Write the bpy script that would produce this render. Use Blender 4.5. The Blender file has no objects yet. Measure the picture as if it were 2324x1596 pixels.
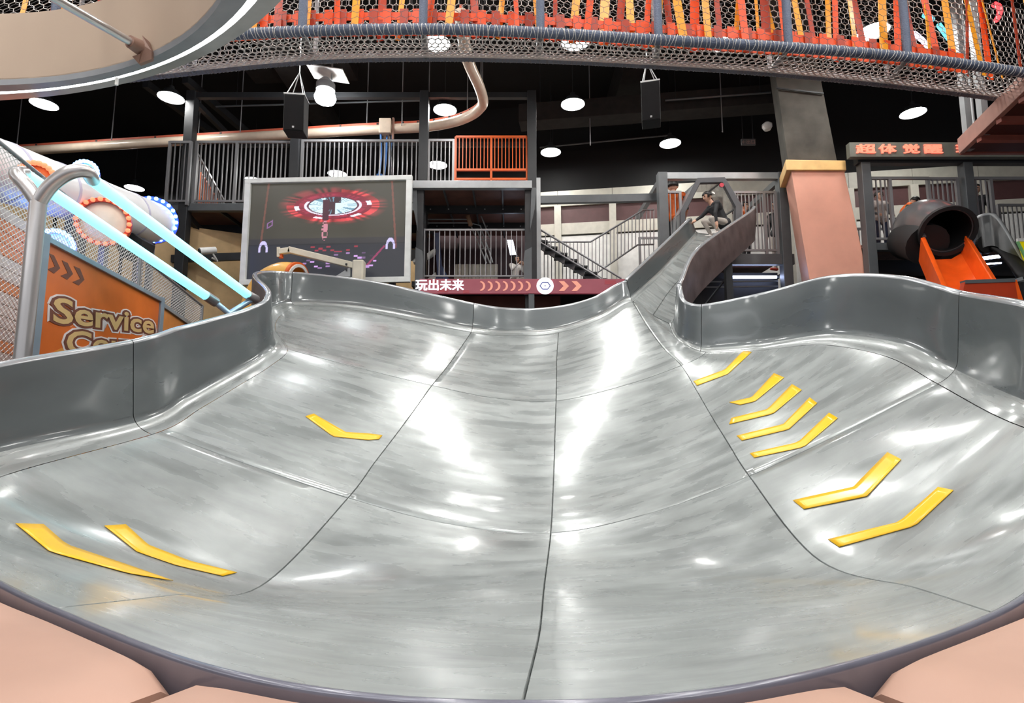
import bpy, bmesh, math, random
import numpy as np
from mathutils import Vector, Matrix
from mathutils.bvhtree import BVHTree

# ------------------------------------------------------------------ camera, light, exposure
scene = bpy.context.scene
COL = scene.collection
EYE = 1.6                                   # eye height above the hall floor
FPX = 1300.0                                # focal length for a 2324 x 1596 frame
PITCH = math.atan(FPX / 10800.0)
CP, SP = math.cos(PITCH), math.sin(PITCH)
cam_data = bpy.data.cameras.new('camera')
cam_data.sensor_width = 36.0
cam_data.lens = 36.0 * FPX / 2324.0
cam_data.clip_start = 0.05
cam_data.clip_end = 200
cam = bpy.data.objects.new('camera', cam_data)
cam.location = (0, 0, EYE)
cam.rotation_euler = (math.pi / 2 + PITCH, 0, 0)
COL.objects.link(cam)
scene.camera = cam

world = bpy.data.worlds.new('hall_ambient')
scene.world = world
world.use_nodes = True
world.node_tree.nodes['Background'].inputs[0].default_value = (0.93, 0.95, 1.0, 1)
world.node_tree.nodes['Background'].inputs[1].default_value = 0.42
LAMP_STRENGTH = 72.0
scene.view_settings.view_transform = 'Standard'
scene.view_settings.look = 'None'
scene.view_settings.exposure = 0.32
scene.view_settings.gamma = 1.0
scene.view_settings.use_curve_mapping = False

# ------------------------------------------------------------------ helpers
def ray(px, py):
    a = (px - 1162.0) / FPX
    b = (798.0 - py) / FPX
    return Vector((a, CP - b * SP, SP + b * CP))

def U(px, py, Y):                           # the point seen at a pixel, Y metres ahead
    v = ray(px, py)
    p = v * (Y / v.y)
    return Vector((p.x, p.y, p.z + EYE))

def UZ(px, py, z):                          # the point seen at a pixel, at absolute height z
    v = ray(px, py)
    p = v * ((z - EYE) / v.z)
    return Vector((p.x, p.y, z))

def zat(py, Y):
    return U(1162, py, Y).z

MATS = {}
def mat(name, col=(0.5, 0.5, 0.5), rough=0.5, metal=0.0, var=0.08, scale=6.0, emit=None, estr=0.0,
        coat=0.0, alpha=1.0, spec=0.5, trans=0.0, bump=0.0, bscale=40.0):
    if name in MATS:
        return MATS[name]
    m = bpy.data.materials.new(name)
    m.use_nodes = True
    nt = m.node_tree
    b = nt.nodes['Principled BSDF']
    b.inputs['Roughness'].default_value = rough
    b.inputs['Metallic'].default_value = metal
    b.inputs['Coat Weight'].default_value = coat
    b.inputs['Coat Roughness'].default_value = 0.12
    b.inputs['Alpha'].default_value = alpha
    b.inputs['Specular IOR Level'].default_value = spec
    b.inputs['Transmission Weight'].default_value = trans
    tc = nt.nodes.new('ShaderNodeTexCoord')
    nz = nt.nodes.new('ShaderNodeTexNoise')
    nz.inputs['Scale'].default_value = scale
    nz.inputs['Detail'].default_value = 4
    nt.links.new(tc.outputs['Object'], nz.inputs['Vector'])
    rp = nt.nodes.new('ShaderNodeValToRGB')
    lo = [max(0, c * (1 - var)) for c in col]
    hi = [min(1, c * (1 + var)) for c in col]
    rp.color_ramp.elements[0].position = 0.3
    rp.color_ramp.elements[1].position = 0.7
    rp.color_ramp.elements[0].color = (*lo, 1)
    rp.color_ramp.elements[1].color = (*hi, 1)
    nt.links.new(nz.outputs['Fac'], rp.inputs['Fac'])
    nt.links.new(rp.outputs['Color'], b.inputs['Base Color'])
    if emit:
        b.inputs['Emission Color'].default_value = (*emit, 1)
        b.inputs['Emission Strength'].default_value = estr
    if bump:
        n2 = nt.nodes.new('ShaderNodeTexNoise')
        n2.inputs['Scale'].default_value = bscale
        nt.links.new(tc.outputs['Object'], n2.inputs['Vector'])
        bp = nt.nodes.new('ShaderNodeBump')
        bp.inputs['Strength'].default_value = bump
        bp.inputs['Distance'].default_value = 0.02
        nt.links.new(n2.outputs['Fac'], bp.inputs['Height'])
        nt.links.new(bp.outputs['Normal'], b.inputs['Normal'])
    MATS[name] = m
    return m

def link(o, parent=None):
    COL.objects.link(o)
    if parent is not None:
        o.parent = parent
        o.matrix_parent_inverse = Matrix.Identity(4)
        pm = Matrix.Identity(4)
        q = parent
        chain = []
        while q is not None:
            chain.append(q.matrix_basis.copy())
            q = q.parent
        for mm in reversed(chain):
            pm = pm @ mm
        o.matrix_basis = pm.inverted() @ o.matrix_basis
    return o

def tag(o, label=None, cat=None, group=None, kind=None):
    if label: o['label'] = label
    if cat: o['category'] = cat
    if group: o['group'] = group
    if kind: o['kind'] = kind
    return o

def thing(name, loc, label, cat, group=None, kind=None):
    o = bpy.data.objects.new(name, None)
    o.empty_display_size = 0.2
    o.location = loc
    link(o)
    return tag(o, label, cat, group, kind)

def V(*a):
    return Vector(a)

class MB:
    def __init__(s):
        s.v, s.f, s.m = [], [], []
    def add(s, vs, fs, mi=0):
        n = len(s.v)
        s.v += [tuple(x) for x in vs]
        s.f += [tuple(i + n for i in f) for f in fs]
        s.m += [mi] * len(fs)
        return s
    def box(s, c, d, R=None, mi=0):
        c = Vector(c)
        vs = []
        for x in (-.5, .5):
            for y in (-.5, .5):
                for z in (-.5, .5):
                    p = Vector((x * d[0], y * d[1], z * d[2]))
                    if R is not None: p = R @ p
                    vs.append(c + p)
        return s.add(vs, [(0, 1, 3, 2), (4, 6, 7, 5), (0, 4, 5, 1), (2, 3, 7, 6), (0, 2, 6, 4), (1, 5, 7, 3)], mi)
    def box2(s, a, b, mi=0):
        a, b = Vector(a), Vector(b)
        return s.box((a + b) / 2, [abs(b[i] - a[i]) for i in range(3)], None, mi)
    def bar(s, p, q, w, h, up=(0, 0, 1), mi=0):
        p, q = Vector(p), Vector(q)
        d = (q - p)
        L = d.length
        d.normalize()
        upv = Vector(up)
        if abs(d.dot(upv)) > 0.98: upv = Vector((0, 1, 0))
        x = d.cross(upv).normalized()
        z = x.cross(d).normalized()
        R = Matrix((x, d, z)).transposed()
        return s.box((p + q) / 2, (w, L, h), R, mi)
    def tube(s, path, r, n=10, caps=True, closed=False, mi=0):
        P = [Vector(p) for p in path]
        N = len(P)
        rs = r if isinstance(r, (list, tuple)) else [r] * N
        t0 = (P[1] - P[0]).normalized()
        ref = Vector((0, 0, 1)) if abs(t0.z) < 0.9 else Vector((1, 0, 0))
        nrm = t0.cross(ref).normalized()
        vs = []
        for i in range(N):
            if closed:
                t = P[(i + 1) % N] - P[i - 1]
            else:
                t = P[min(i + 1, N - 1)] - P[max(i - 1, 0)]
            t.normalize()
            nrm = (nrm - t * nrm.dot(t))
            nrm.normalize()
            b = t.cross(nrm)
            for k in range(n):
                a = 2 * math.pi * k / n
                vs.append(P[i] + (nrm * math.cos(a) + b * math.sin(a)) * rs[i])
        fs = []
        for i in range(N if closed else N - 1):
            j = (i + 1) % N
            for k in range(n):
                k2 = (k + 1) % n
                fs.append((i * n + k, i * n + k2, j * n + k2, j * n + k))
        if caps and not closed:
            fs.append(tuple(range(n))[::-1])
            fs.append(tuple((N - 1) * n + k for k in range(n)))
        return s.add(vs, fs, mi)
    def lathe(s, prof, M=None, n=24, mi=0):          # prof: (r, z)
        M = M or Matrix.Identity(4)
        vs, fs = [], []
        for r, z in prof:
            for k in range(n):
                a = 2 * math.pi * k / n
                vs.append(M @ Vector((r * math.cos(a), r * math.sin(a), z)))
        for i in range(len(prof) - 1):
            for k in range(n):
                k2 = (k + 1) % n
                fs.append((i * n + k, i * n + k2, (i + 1) * n + k2, (i + 1) * n + k))
        return s.add(vs, fs, mi)
    def prism(s, poly, vec, mi=0):                   # polygon of 3-D points, extruded by vec
        vec = Vector(vec)
        n = len(poly)
        vs = [Vector(p) for p in poly] + [Vector(p) + vec for p in poly]
        fs = [tuple(range(n))[::-1], tuple(range(n, 2 * n))]
        for i in range(n):
            j = (i + 1) % n
            fs.append((i, j, n + j, n + i))
        return s.add(vs, fs, mi)
    def grid(s, G, closed_u=False, mi=0):            # rows of points
        R, C = len(G), len(G[0])
        vs = [p for row in G for p in row]
        fs = []
        for i in range(R - 1):
            for j in range(C if closed_u else C - 1):
                j2 = (j + 1) % C
                fs.append((i * C + j, i * C + j2, (i + 1) * C + j2, (i + 1) * C + j))
        return s.add(vs, fs, mi)
    def mesh(s, name, mats, smooth=False, fix=True):
        me = bpy.data.meshes.new(name)
        me.from_pydata(s.v, [], s.f)
        for m in (mats if isinstance(mats, (list, tuple)) else [mats]):
            me.materials.append(m)
        me.polygons.foreach_set('material_index', s.m)
        if fix:
            bm = bmesh.new(); bm.from_mesh(me)
            bmesh.ops.recalc_face_normals(bm, faces=bm.faces)
            bm.to_mesh(me); bm.free()
        if smooth:
            me.polygons.foreach_set('use_smooth', [True] * len(me.polygons))
            try: me.set_sharp_from_angle(angle=math.radians(smooth if smooth > 1 else 40))
            except Exception: pass
        me.update()
        return me
    def build(s, name, mats, parent=None, smooth=False, bevel=0.0, fix=True, segs=2):
        me = s.mesh(name, mats, smooth, fix)
        o = bpy.data.objects.new(name, me)
        link(o, parent)
        # the object's origin goes to the middle of its shape
        if len(s.v):
            a = np.array(s.v)
            c = Vector(((a.min(0) + a.max(0)) / 2).tolist())
            me.transform(Matrix.Translation(-c))
            o.matrix_basis = o.matrix_basis @ Matrix.Translation(c)
        if bevel:
            md = o.modifiers.new('bevel', 'BEVEL')
            md.width = bevel; md.segments = segs; md.limit_method = 'ANGLE'
        return o

UNIT = {}
def unit_bar(m):                                     # a shared slim bar mesh, unit length along z
    if m.name not in UNIT:
        UNIT[m.name] = MB().box((0, 0, 0), (1, 1, 1)).mesh('bar_' + m.name, m)
    return UNIT[m.name]

def piece(name, m, p, q, w, h, parent, up=(0, 1, 0)):       # a straight bar that shares its mesh with its likes
    p, q = Vector(p), Vector(q)
    d = q - p; L = d.length; d = d.normalized()
    upv = Vector(up)
    if abs(d.dot(upv)) > 0.98: upv = Vector((1, 0, 0))
    x = d.cross(upv).normalized(); y = d.cross(x).normalized()
    R = Matrix((x, y, d)).transposed().to_4x4()
    o = bpy.data.objects.new(name, unit_bar(m))
    o.matrix_basis = Matrix.Translation((p + q) / 2) @ R @ Matrix.Diagonal((w, h, L, 1))
    return link(o, parent)

def cr(p0, p1, p2, p3, t):
    return 0.5 * ((2 * p1) + (-p0 + p2) * t + (2 * p0 - 5 * p1 + 4 * p2 - p3) * t * t + (-p0 + 3 * p1 - 3 * p2 + p3) * t ** 3)

def spline(P, x):                                    # Catmull-Rom through P at index x
    n = len(P)
    i = int(min(max(math.floor(x), 0), n - 2)); t = x - i
    p1, p2 = P[i], P[i + 1]
    p0 = P[i - 1] if i > 0 else p1 * 2 - p2
    p3 = P[i + 2] if i + 2 < n else p2 * 2 - p1
    return cr(p0, p1, p2, p3, t)

def smooth_path(P, k=8):
    P = [Vector(p) for p in P]
    n = (len(P) - 1) * k
    return [spline(P, i / k) for i in range(n + 1)]

def text_mesh(body, size, m, bold=0.0, depth=0.004, shear=0.0, align='LEFT', space=1.0):
    cu = bpy.data.curves.new('lettering', 'FONT')
    cu.body = body; cu.size = size; cu.offset = bold; cu.extrude = depth; cu.shear = shear
    cu.align_x = align; cu.space_character = space; cu.resolution_u = 3
    o = bpy.data.objects.new('lettering', cu)
    COL.objects.link(o)
    bpy.context.view_layer.update()
    me = bpy.data.meshes.new_from_object(o.evaluated_get(bpy.context.evaluated_depsgraph_get()))
    bpy.data.objects.remove(o); bpy.data.curves.remove(cu)
    me.materials.clear(); me.materials.append(m)
    return me

def thicken(me, dx, dz):                             # heavier strokes: shifted copies of the same print
    bm = bmesh.new(); bm.from_mesh(me)
    for k, (sx, sy) in enumerate(((dx, 0), (0, dz), (dx, dz))):
        d = bmesh.ops.duplicate(bm, geom=[g for g in bm.verts[:] + bm.edges[:] + bm.faces[:] if k == 0 or g.tag])
        for g in bm.verts[:] + bm.edges[:] + bm.faces[:]:
            if k == 0: g.tag = True
        if k == 0:
            for g in d['geom']: g.tag = False
        vs = [g for g in d['geom'] if isinstance(g, bmesh.types.BMVert)]
        for g in d['geom']: g.tag = False
        bmesh.ops.translate(bm, verts=vs, vec=(sx, sy, 0.0004 * (k + 1)))
    bm.to_mesh(me); bm.free()
    return me

def text_obj(name, me, M, parent):
    o = bpy.data.objects.new(name, me)
    o.matrix_basis = M
    return link(o, parent)

def frame_matrix(origin, xdir, zdir):                # local x, y(=up), z(=normal) for flat print
    x = Vector(xdir).normalized(); y = Vector(zdir).normalized()
    n = x.cross(y).normalized(); y = n.cross(x)
    return Matrix.Translation(origin) @ Matrix((x, y, n)).transposed().to_4x4()

# ------------------------------------------------------------------ materials
M_STEEL = mat('dark_steel', (0.022, 0.024, 0.027), 0.5, 0.1)
M_GREY = mat('grey_steel', (0.105, 0.115, 0.122), 0.42, 0.2)
M_LGREY = mat('light_grey_steel', (0.36, 0.38, 0.39), 0.4, 0.3)
M_RAIL = mat('rail_grey', (0.26, 0.26, 0.27), 0.4, 0.4)
M_BLACK = mat('black_paint', (0.008, 0.008, 0.009), 0.7)
M_CEIL = mat('black_ceiling', (0.006, 0.006, 0.0065), 0.9)
M_BEAM = mat('dark_beam', (0.016, 0.014, 0.013), 0.85, var=0.3)
M_DECK = mat('brown_plywood', (0.17, 0.075, 0.055), 0.6, var=0.2, scale=3)
M_MAROON = mat('maroon_panel', (0.10, 0.045, 0.045), 0.5, var=0.1)
M_CREAM = mat('cream_panel', (0.62, 0.60, 0.52), 0.5)
M_WHITE = mat('white_panel', (0.85, 0.85, 0.82), 0.4)
M_ORANGE = mat('orange_paint', (0.75, 0.13, 0.015), 0.4)
M_STAIN = mat('stainless', (0.60, 0.58, 0.58), 0.30, 0.75, var=0.05, scale=2)
M_PINK = mat('pink_leather', (0.50, 0.30, 0.225), 0.5, var=0.10, scale=1.4, bump=0.15, bscale=3)
M_CONC = mat('concrete', (0.07, 0.065, 0.055), 0.85, var=0.35, scale=2.5)
M_LAMP = mat('lamp_diffuser', (0.9, 0.9, 0.9), 0.4, emit=(1.0, 0.985, 0.95), estr=LAMP_STRENGTH)
M_FLOORM = mat('dark_floor', (0.09, 0.085, 0.085), 0.35, var=0.25, scale=1.5)
# ------------------------------------------------------------------ the hall
FL = MB().box2((-16, -8, -0.1), (16, 22, 0.0)).build('floor', M_FLOORM)
tag(FL, 'dark polished hall floor under the play equipment', 'floor', kind='structure')
CZ = EYE + 8.7
CE = MB().box2((-16, -8, CZ), (16, 22, CZ + 0.2)).build('ceiling', M_CEIL)
tag(CE, 'high black painted hall ceiling above the pendant lamps', 'ceiling', kind='structure')

# back wall: runs from left (far) to right (nearer)
WA = V(0.75, 15.0, 0); WB = V(12.5, 13.1, 0)
WD = (WB - WA).normalized(); WN = V(WD.y, -WD.x, 0)       # WN points at the viewer
def W(s, z, off=0.0):
    p = WA + WD * s + WN * off
    return V(p.x, p.y, z)
def wall_s(px, py):                                        # distance along the wall seen at a pixel
    r = ray(px, py)
    # solve (t*r - WA) . WN = 0
    t = WA.dot(WN) / V(r.x, r.y, 0).dot(WN)
    return (V(r.x * t, r.y * t, 0) - WA).dot(WD)
wb = MB()
wb.prism([W(-18, 0), W(13.5, 0), W(13.5, CZ), W(-18, CZ)], -WN * 0.2)
WALL = wb.build('wall_back', M_CEIL)
tag(WALL, 'black back wall of the hall with cream framed lower panels', 'wall', kind='structure')
def wall_panel(name, s0, s1, z0, z1, off, m):
    b = MB(); b.prism([W(s0, z0, 0), W(s1, z0, 0), W(s1, z1, 0), W(s0, z1, 0)], WN * off)
    return b.build(name, m, WALL)
zt, zf, zs, zs2, zw = EYE + 6.14, EYE + 5.72, EYE + 5.24, EYE + 4.93, EYE + 2.4
ps = [-2.4 + 1.45 * i for i in range(12)]
M_CREAM2 = mat('cream_fascia', (0.50, 0.49, 0.42), 0.5)
for i in range(len(ps) - 1):
    a, b = ps[i], ps[i + 1]
    wall_panel('fascia_panel', a + 0.005, b - 0.005, zf, zt, 0.10, M_CREAM2)
    wall_panel('maroon_panel', a + 0.09, b - 0.09, zs, zf, 0.03, M_MAROON)
    wall_panel('sill_panel', a + 0.005, b - 0.005, zs2, zs, 0.08, M_CREAM)
    wall_panel('white_panel', a + 0.02, b - 0.02, zw, zs2 - 0.04, 0.05, M_WHITE)
    wall_panel('pilaster', a - 0.09, a + 0.09, zw, zf, 0.16, M_CREAM)
# left part: ochre panels between dark uprights
M_OCHRE = mat('ochre_panel', (0.62, 0.42, 0.20), 0.55)
for i in range(9):
    a = -15.5 + i * 1.42
    wall_panel('ochre_panel', a + 0.12, a + 1.3, 1.2, EYE + 4.4, 0.05, M_OCHRE)
for nm, a, b in (('wall_left', (-16, -8, 0), (-15.8, 22, CZ)), ('wall_right', (15.8, -8, 0), (16, 22, CZ))):
    o = MB().box2(a, b).build(nm, M_CEIL); tag(o, 'black side wall of the hall on the ' + nm[5:] + ' side', 'wall', kind='structure')

# ceiling beams, ducts
def beam(p, q, w, h, label):
    b = MB(); b.bar(p, q, w, h)
    o = b.build('ceiling_beam', M_BEAM, bevel=0.01)
    return tag(o, label, 'beam', kind='structure')
beam(UZ(1180, 268, EYE + 7.3), UZ(1800, 222, EYE + 7.3), 0.5, 0.45, 'dark brown beam across the ceiling behind the hanging speaker')
beam(V(2.9, 2, EYE + 8.3), V(2.9, 15, EYE + 8.3), 0.7, 0.75, 'dark ceiling beam running front to back above the slide')
beam(V(-5.2, 4, EYE + 8.3), V(-5.2, 16, EYE + 8.3), 0.5, 0.6, 'dark ceiling duct running front to back above the screen')
beam(UZ(560, 150, EYE + 8.5), UZ(800, 143, EYE + 8.5), 0.9, 0.35, 'dark flat duct under the ceiling by the flood lamp')
for k, (a, b) in enumerate((((330, 190), (520, 330)), ((420, 180), (560, 300)))):
    o = MB().bar(UZ(*a, EYE + 7.4), UZ(*b, EYE + 7.4), 0.14, 0.16).build('roof_strut', M_STEEL)
    tag(o, ('slanting steel strut' if k else 'paired slanting steel strut') + ' under the ceiling behind the tall platform post', 'strut', kind='structure')
# sprinkler pipes
for k, (a, b, lab) in enumerate((((1195, 274), (1520, 238), 'thin dark pipe hung below the ceiling beside the round lamp'),
                                 ((1510, 228), (1750, 210), 'thin dark pipe running along the brown beam to the column'),
                                 ((1225, 335), (1520, 307), 'thin dark pipe between the two far pendant lamps'),
                                 ((490, 242), (960, 228), 'thin dark pipe behind the upper platform frame'))):
    pa_, pb_ = UZ(*a, EYE + 7.25), UZ(*b, EYE + 7.25)
    t = thing('sprinkler_pipe', (pa_ + pb_) / 2, lab, 'pipe')
    MB().tube([pa_, pb_], 0.022, 8).build('pipe_run', M_GREY, t)
    for q in (0.1, 0.9):
        p = pa_.lerp(pb_, q); MB().tube([p, V(p.x, p.y, CZ - 0.004)], 0.008, 5).build('pipe_hanger', M_STEEL, t)
for px, y0, y1 in ((1340, 140, 330), (545, 60, 300), (912, 60, 285), (253, 150, 318), (1640, 150, 300)):
    z0 = UZ(px, y1, EYE + 6.4)
    o = MB().tube([z0, V(z0.x, z0.y, CZ - 0.004)], 0.012, 6).build('hanger_rod', M_RAIL)
    tag(o, 'thin steel hanger rod dropping from the black ceiling', 'rod', 'hanger rods under the ceiling')

# ------------------------------------------------------------------ pendant lamps on a grid
LAMP_PARTS = None
def pendant(x, y, z, lab=None):
    global LAMP_PARTS
    r = thing('pendant_lamp', (x, y, z), lab or 'round pendant lamp with glowing disc above the slide on the viewer side of the bridge', 'lamp', 'round pendant lamps under the ceiling')
    if LAMP_PARTS is None:
        dome = MB().lathe([(0.0, 0.26), (0.05, 0.26), (0.06, 0.17), (0.14, 0.15), (0.17, 0.07), (0.255, 0.03), (0.265, -0.005), (0.255, -0.005), (0.25, 0.02), (0.0, 0.03)], n=28).mesh('lamp_dome', M_STEEL, smooth=40)
        disc = MB().lathe([(0.0, -0.03), (0.12, -0.026), (0.2, -0.012), (0.245, 0.012), (0.0, 0.02)], n=28).mesh('lamp_disc', M_LAMP, smooth=60)
        rod = MB().tube([(0, 0, 0.25), (0, 0, 1.9)], 0.008, 6).mesh('lamp_cord', M_STEEL)
        LAMP_PARTS = (('shade', dome), ('diffuser', disc), ('cord', rod))
    for n, me in LAMP_PARTS:
        o = bpy.data.objects.new(n, me)
        COL.objects.link(o); o.parent = r
    return r
LZ = EYE + 6.8
for px, py, lab in [(1010, 250, 'inside the bend of the cream zipline track'), (1300, 237, 'between the track bend and the speaker on thin wires'),
               (1250, 346, 'beside the post next to the orange double gate'), (1521, 326, 'below and behind the speaker on thin wires'),
               (2072, 257, 'above the fascia sign with red-orange characters'), (1982, 72, 'behind the hanging straps of the net bridge'),
               (765, 395, 'behind the railing right above the screen'), (993, 375, 'behind the short railing at the orange gate'),
               (305, 427, 'just above the white play tube'), (100, 237, 'below the far rim of the ring canopy'),
               (388, 222, 'between the ring canopy and the tall dark post'), (990, 98, 'seen through the bridge net above the track bend'),
               (1306, 95, 'seen through the middle of the bridge floor net'), (1643, 97, 'half hidden by the near tube of the net bridge'),
               (575, 410, 'behind the railing at the corner of the screen')]:
    p = UZ(px, py, LZ)
    pendant(p.x, p.y, LZ, 'round white pendant lamp ' + lab)
for yy in (7.5, 5.4, 3.3, 1.2, -0.9, -3.0):
    for xx in (-6.6, -4.0, -1.4, 1.2, 3.9, 6.4):
        pendant(xx, yy, LZ)
# flood lamp
fp = UZ(738, 222, EYE + 6.6)
t = thing('flood_lamp', fp, 'glaring white flood lamp below a white plate beside the speaker', 'lamp')
b = MB(); b.lathe([(0.0, -0.14), (0.10, -0.13), (0.19, -0.08), (0.22, 0.0), (0.19, 0.09), (0.10, 0.15), (0.0, 0.16)], Matrix.Translation(fp), 24)
b.build('bulb', mat('flood_glow', (1, 1, 1), 0.4, emit=(1, 1, 1), estr=60), t, smooth=60)
b = MB(); b.lathe([(0.15, 0.12), (0.19, 0.16), (0.19, 0.3), (0.08, 0.42), (0.0, 0.44)], Matrix.Translation(fp), 24)
b.build('housing', M_LGREY, t, smooth=40)
b = MB(); b.bar(fp + V(0.12, 0, 0.4), fp + V(0.12, 0, 2.095), 0.03, 0.03); b.build('bracket', M_LGREY, t)
b = MB(); b.bar(fp + V(-0.35, 0.05, 0.62), fp + V(0.4, 0.05, 0.50), 0.5, 0.02); b.build('reflector_plate', M_WHITE, t)
# ------------------------------------------------------------------ the wide grey slide
def slide_material(name, base, lo, hi, streak=1.0):
    m = bpy.data.materials.new(name); m.use_nodes = True
    nt = m.node_tree; b = nt.nodes['Principled BSDF']
    N = nt.nodes.new; L = nt.links.new
    uv = N('ShaderNodeUVMap'); uv.uv_map = 'UVMap'
    mp = N('ShaderNodeMapping'); mp.inputs['Scale'].default_value = (0.8, 4.5, 1)
    L(uv.outputs['UV'], mp.inputs['Vector'])
    n1 = N('ShaderNodeTexNoise'); n1.inputs['Scale'].default_value = 2.2; n1.inputs['Detail'].default_value = 5; n1.inputs['Roughness'].default_value = 0.6
    n1.inputs['Distortion'].default_value = 0.0
    L(mp.outputs['Vector'], n1.inputs['Vector'])
    mp2 = N('ShaderNodeMapping'); mp2.inputs['Scale'].default_value = (1.0, 1.6, 1)
    L(uv.outputs['UV'], mp2.inputs['Vector'])
    n2 = N('ShaderNodeTexNoise'); n2.inputs['Scale'].default_value = 1.3; n2.inputs['Detail'].default_value = 4; n2.inputs['Roughness'].default_value = 0.6
    L(mp2.outputs['Vector'], n2.inputs['Vector'])
    def ramp(src, f0, f1, t0, t1):
        r = N('ShaderNodeMapRange'); r.interpolation_type = 'SMOOTHSTEP'
        for k, v in zip(('From Min', 'From Max', 'To Min', 'To Max'), (f0, f1, t0, t1)): r.inputs[k].default_value = v
        L(src, r.inputs['Value']); return r.outputs['Result']
    def mul(x, y):
        q = N('ShaderNodeMath'); q.operation = 'MULTIPLY'; L(x, q.inputs[0]); L(y, q.inputs[1]); return q.outputs[0]
    val = mul(ramp(n2.outputs['Fac'], 0.3, 0.7, 1 - 0.15 * streak, 1 + 0.15 * streak), ramp(n1.outputs['Fac'], 0.3, 0.7, 1 - 0.11 * streak, 1 + 0.14 * streak))
    vm = N('ShaderNodeVectorMath'); vm.operation = 'SCALE'; vm.inputs[0].default_value = base
    L(val, vm.inputs['Scale']); L(vm.outputs['Vector'], b.inputs['Base Color'])
    mp3 = N('ShaderNodeMapping'); mp3.inputs['Location'].default_value = (3.7, 1.9, 0); mp3.inputs['Scale'].default_value = (0.8, 4.0, 1)
    L(uv.outputs['UV'], mp3.inputs['Vector'])
    n3 = N('ShaderNodeTexNoise'); n3.inputs['Scale'].default_value = 1.6; n3.inputs['Detail'].default_value = 5
    L(mp3.outputs['Vector'], n3.inputs['Vector'])
    L(ramp(n3.outputs['Fac'], 0.3, 0.7, lo, hi), b.inputs['Roughness'])
    b.inputs['Metallic'].default_value = 0.25
    b.inputs['Specular IOR Level'].default_value = 0.6
    b.inputs['Coat Weight'].default_value = 0.6
    b.inputs['Coat Roughness'].default_value = 0.10
    bp = N('ShaderNodeBump'); bp.inputs['Strength'].default_value = 0.035 * streak; bp.inputs['Distance'].default_value = 0.01
    L(n1.outputs['Fac'], bp.inputs['Height']); L(bp.outputs['Normal'], b.inputs['Normal'])
    return m
M_BED = slide_material('slide_bed', (0.295, 0.315, 0.31), 0.20, 0.38)
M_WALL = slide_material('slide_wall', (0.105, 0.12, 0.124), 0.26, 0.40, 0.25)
M_RIM = mat('slide_rim', (0.42, 0.44, 0.46), 0.16, 0.3, var=0.05, coat=0.6)
M_UNDER = mat('slide_underside', (0.10, 0.085, 0.085), 0.5, var=0.35, scale=4)
M_LIP = mat('slide_lip', (0.15, 0.15, 0.19), 0.25, 0.2, coat=0.4)

LIPZ = EYE - 0.72
def E3(x, y, z): return V(x, y, z + EYE)
rows5 = {   # per row: columns 0 (left foot), 2, 4, 6, 8 (right foot)
 1: [E3(-3.38, 3.25, -0.42), U(400, 1350, 3.1), U(1225, 1430, 2.75), U(2080, 1335, 3.1), E3(3.25, 3.05, -0.12)],
 2: [U(0, 1040, 3.75), U(600, 1325, 3.9), U(1235, 1330, 3.7), U(1850, 1265, 3.8), U(2324, 922, 3.5)],
 3: [U(325, 965, 4.9), U(790, 1130, 5.0), U(1250, 1210, 4.6), U(1700, 1080, 5.0), U(2170, 850, 4.6)],
 4: [U(420, 915, 5.5), U(850, 1050, 5.5), U(1255, 1120, 5.05), U(1655, 1010, 5.5), U(2040, 788, 5.3)],
 5: [U(510, 865, 6.1), U(900, 985, 5.95), U(1258, 1040, 5.55), U(1615, 945, 6.0), U(1880, 768, 6.2)],
 6: [U(585, 822, 6.7), U(942, 928, 6.4), U(1260, 970, 6.1), U(1580, 885, 6.45), U(1730, 788, 6.9)],
 7: [U(624, 785, 7.15), U(980, 875, 6.9), U(1262, 910, 6.6), U(1546, 830, 6.9), U(1605, 797, 7.3)],
 8: [U(592, 742, 8.0), U(1010, 838, 7.4), U(1263, 860, 7.2), U(1505, 790, 7.3), U(1560, 784, 7.5)],
 9: [U(600, 712, 8.8), U(1040, 797, 7.9), U(1264, 805, 7.9), U(1468, 740, 8.0), U(1535, 766, 7.72)],
}
ROWS = []
r0 = [E3(-3.4, 2.95, -0.5), E3(-2.7, 2.86, -0.66), UZ(130, 1380, LIPZ), UZ(560, 1530, LIPZ), UZ(1187, 1592, LIPZ), UZ(1800, 1532, LIPZ),
      UZ(2250, 1390, LIPZ), E3(2.65, 2.78, -0.62), E3(3.25, 2.75, -0.3)]
ROWS.append(r0)
for k in range(1, 10):
    c5 = rows5[k]
    ROWS.append([spline(c5, j / 2) for j in range(9)])
ROWS[1][3] = U(820, 1405, 2.75); ROWS[1][5] = U(1660, 1400, 2.75)
ROWS.append([U(645, 688, 9.3), U(830, 702, 9.1), U(1072, 750, 8.6), U(1180, 757, 8.55), U(1268, 750, 8.6), U(1355, 722, 8.65),
             U(1432, 680, 8.8), U(1482, 715, 8.4), U(1527, 737, 8.0)])
NR = len(ROWS) - 1; NC = 8
def S(u, v):                                   # u 0..8 across, v 0..10 up the slide
    return spline([spline(r, u) for r in ROWS[max(0, int(v) - 2):int(v) + 4]], v - max(0, int(v) - 2))
CH = [[U(1432, 680, 8.8), U(1482, 715, 8.4), U(1527, 737, 8.0)],
      [U(1500, 618, 9.7), U(1535, 642, 9.4), U(1572, 655, 9.0)],
      [U(1568, 545, 10.6), U(1628, 552, 10.6), U(1686, 550, 10.6)],
      [U(1580, 528, 10.95), U(1640, 534, 10.95), U(1702, 534, 10.95)]]
def SC(u, v):                                  # the chute: u 0..2, v 0..3
    return spline([spline(r, u) for r in CH], v)

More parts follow.
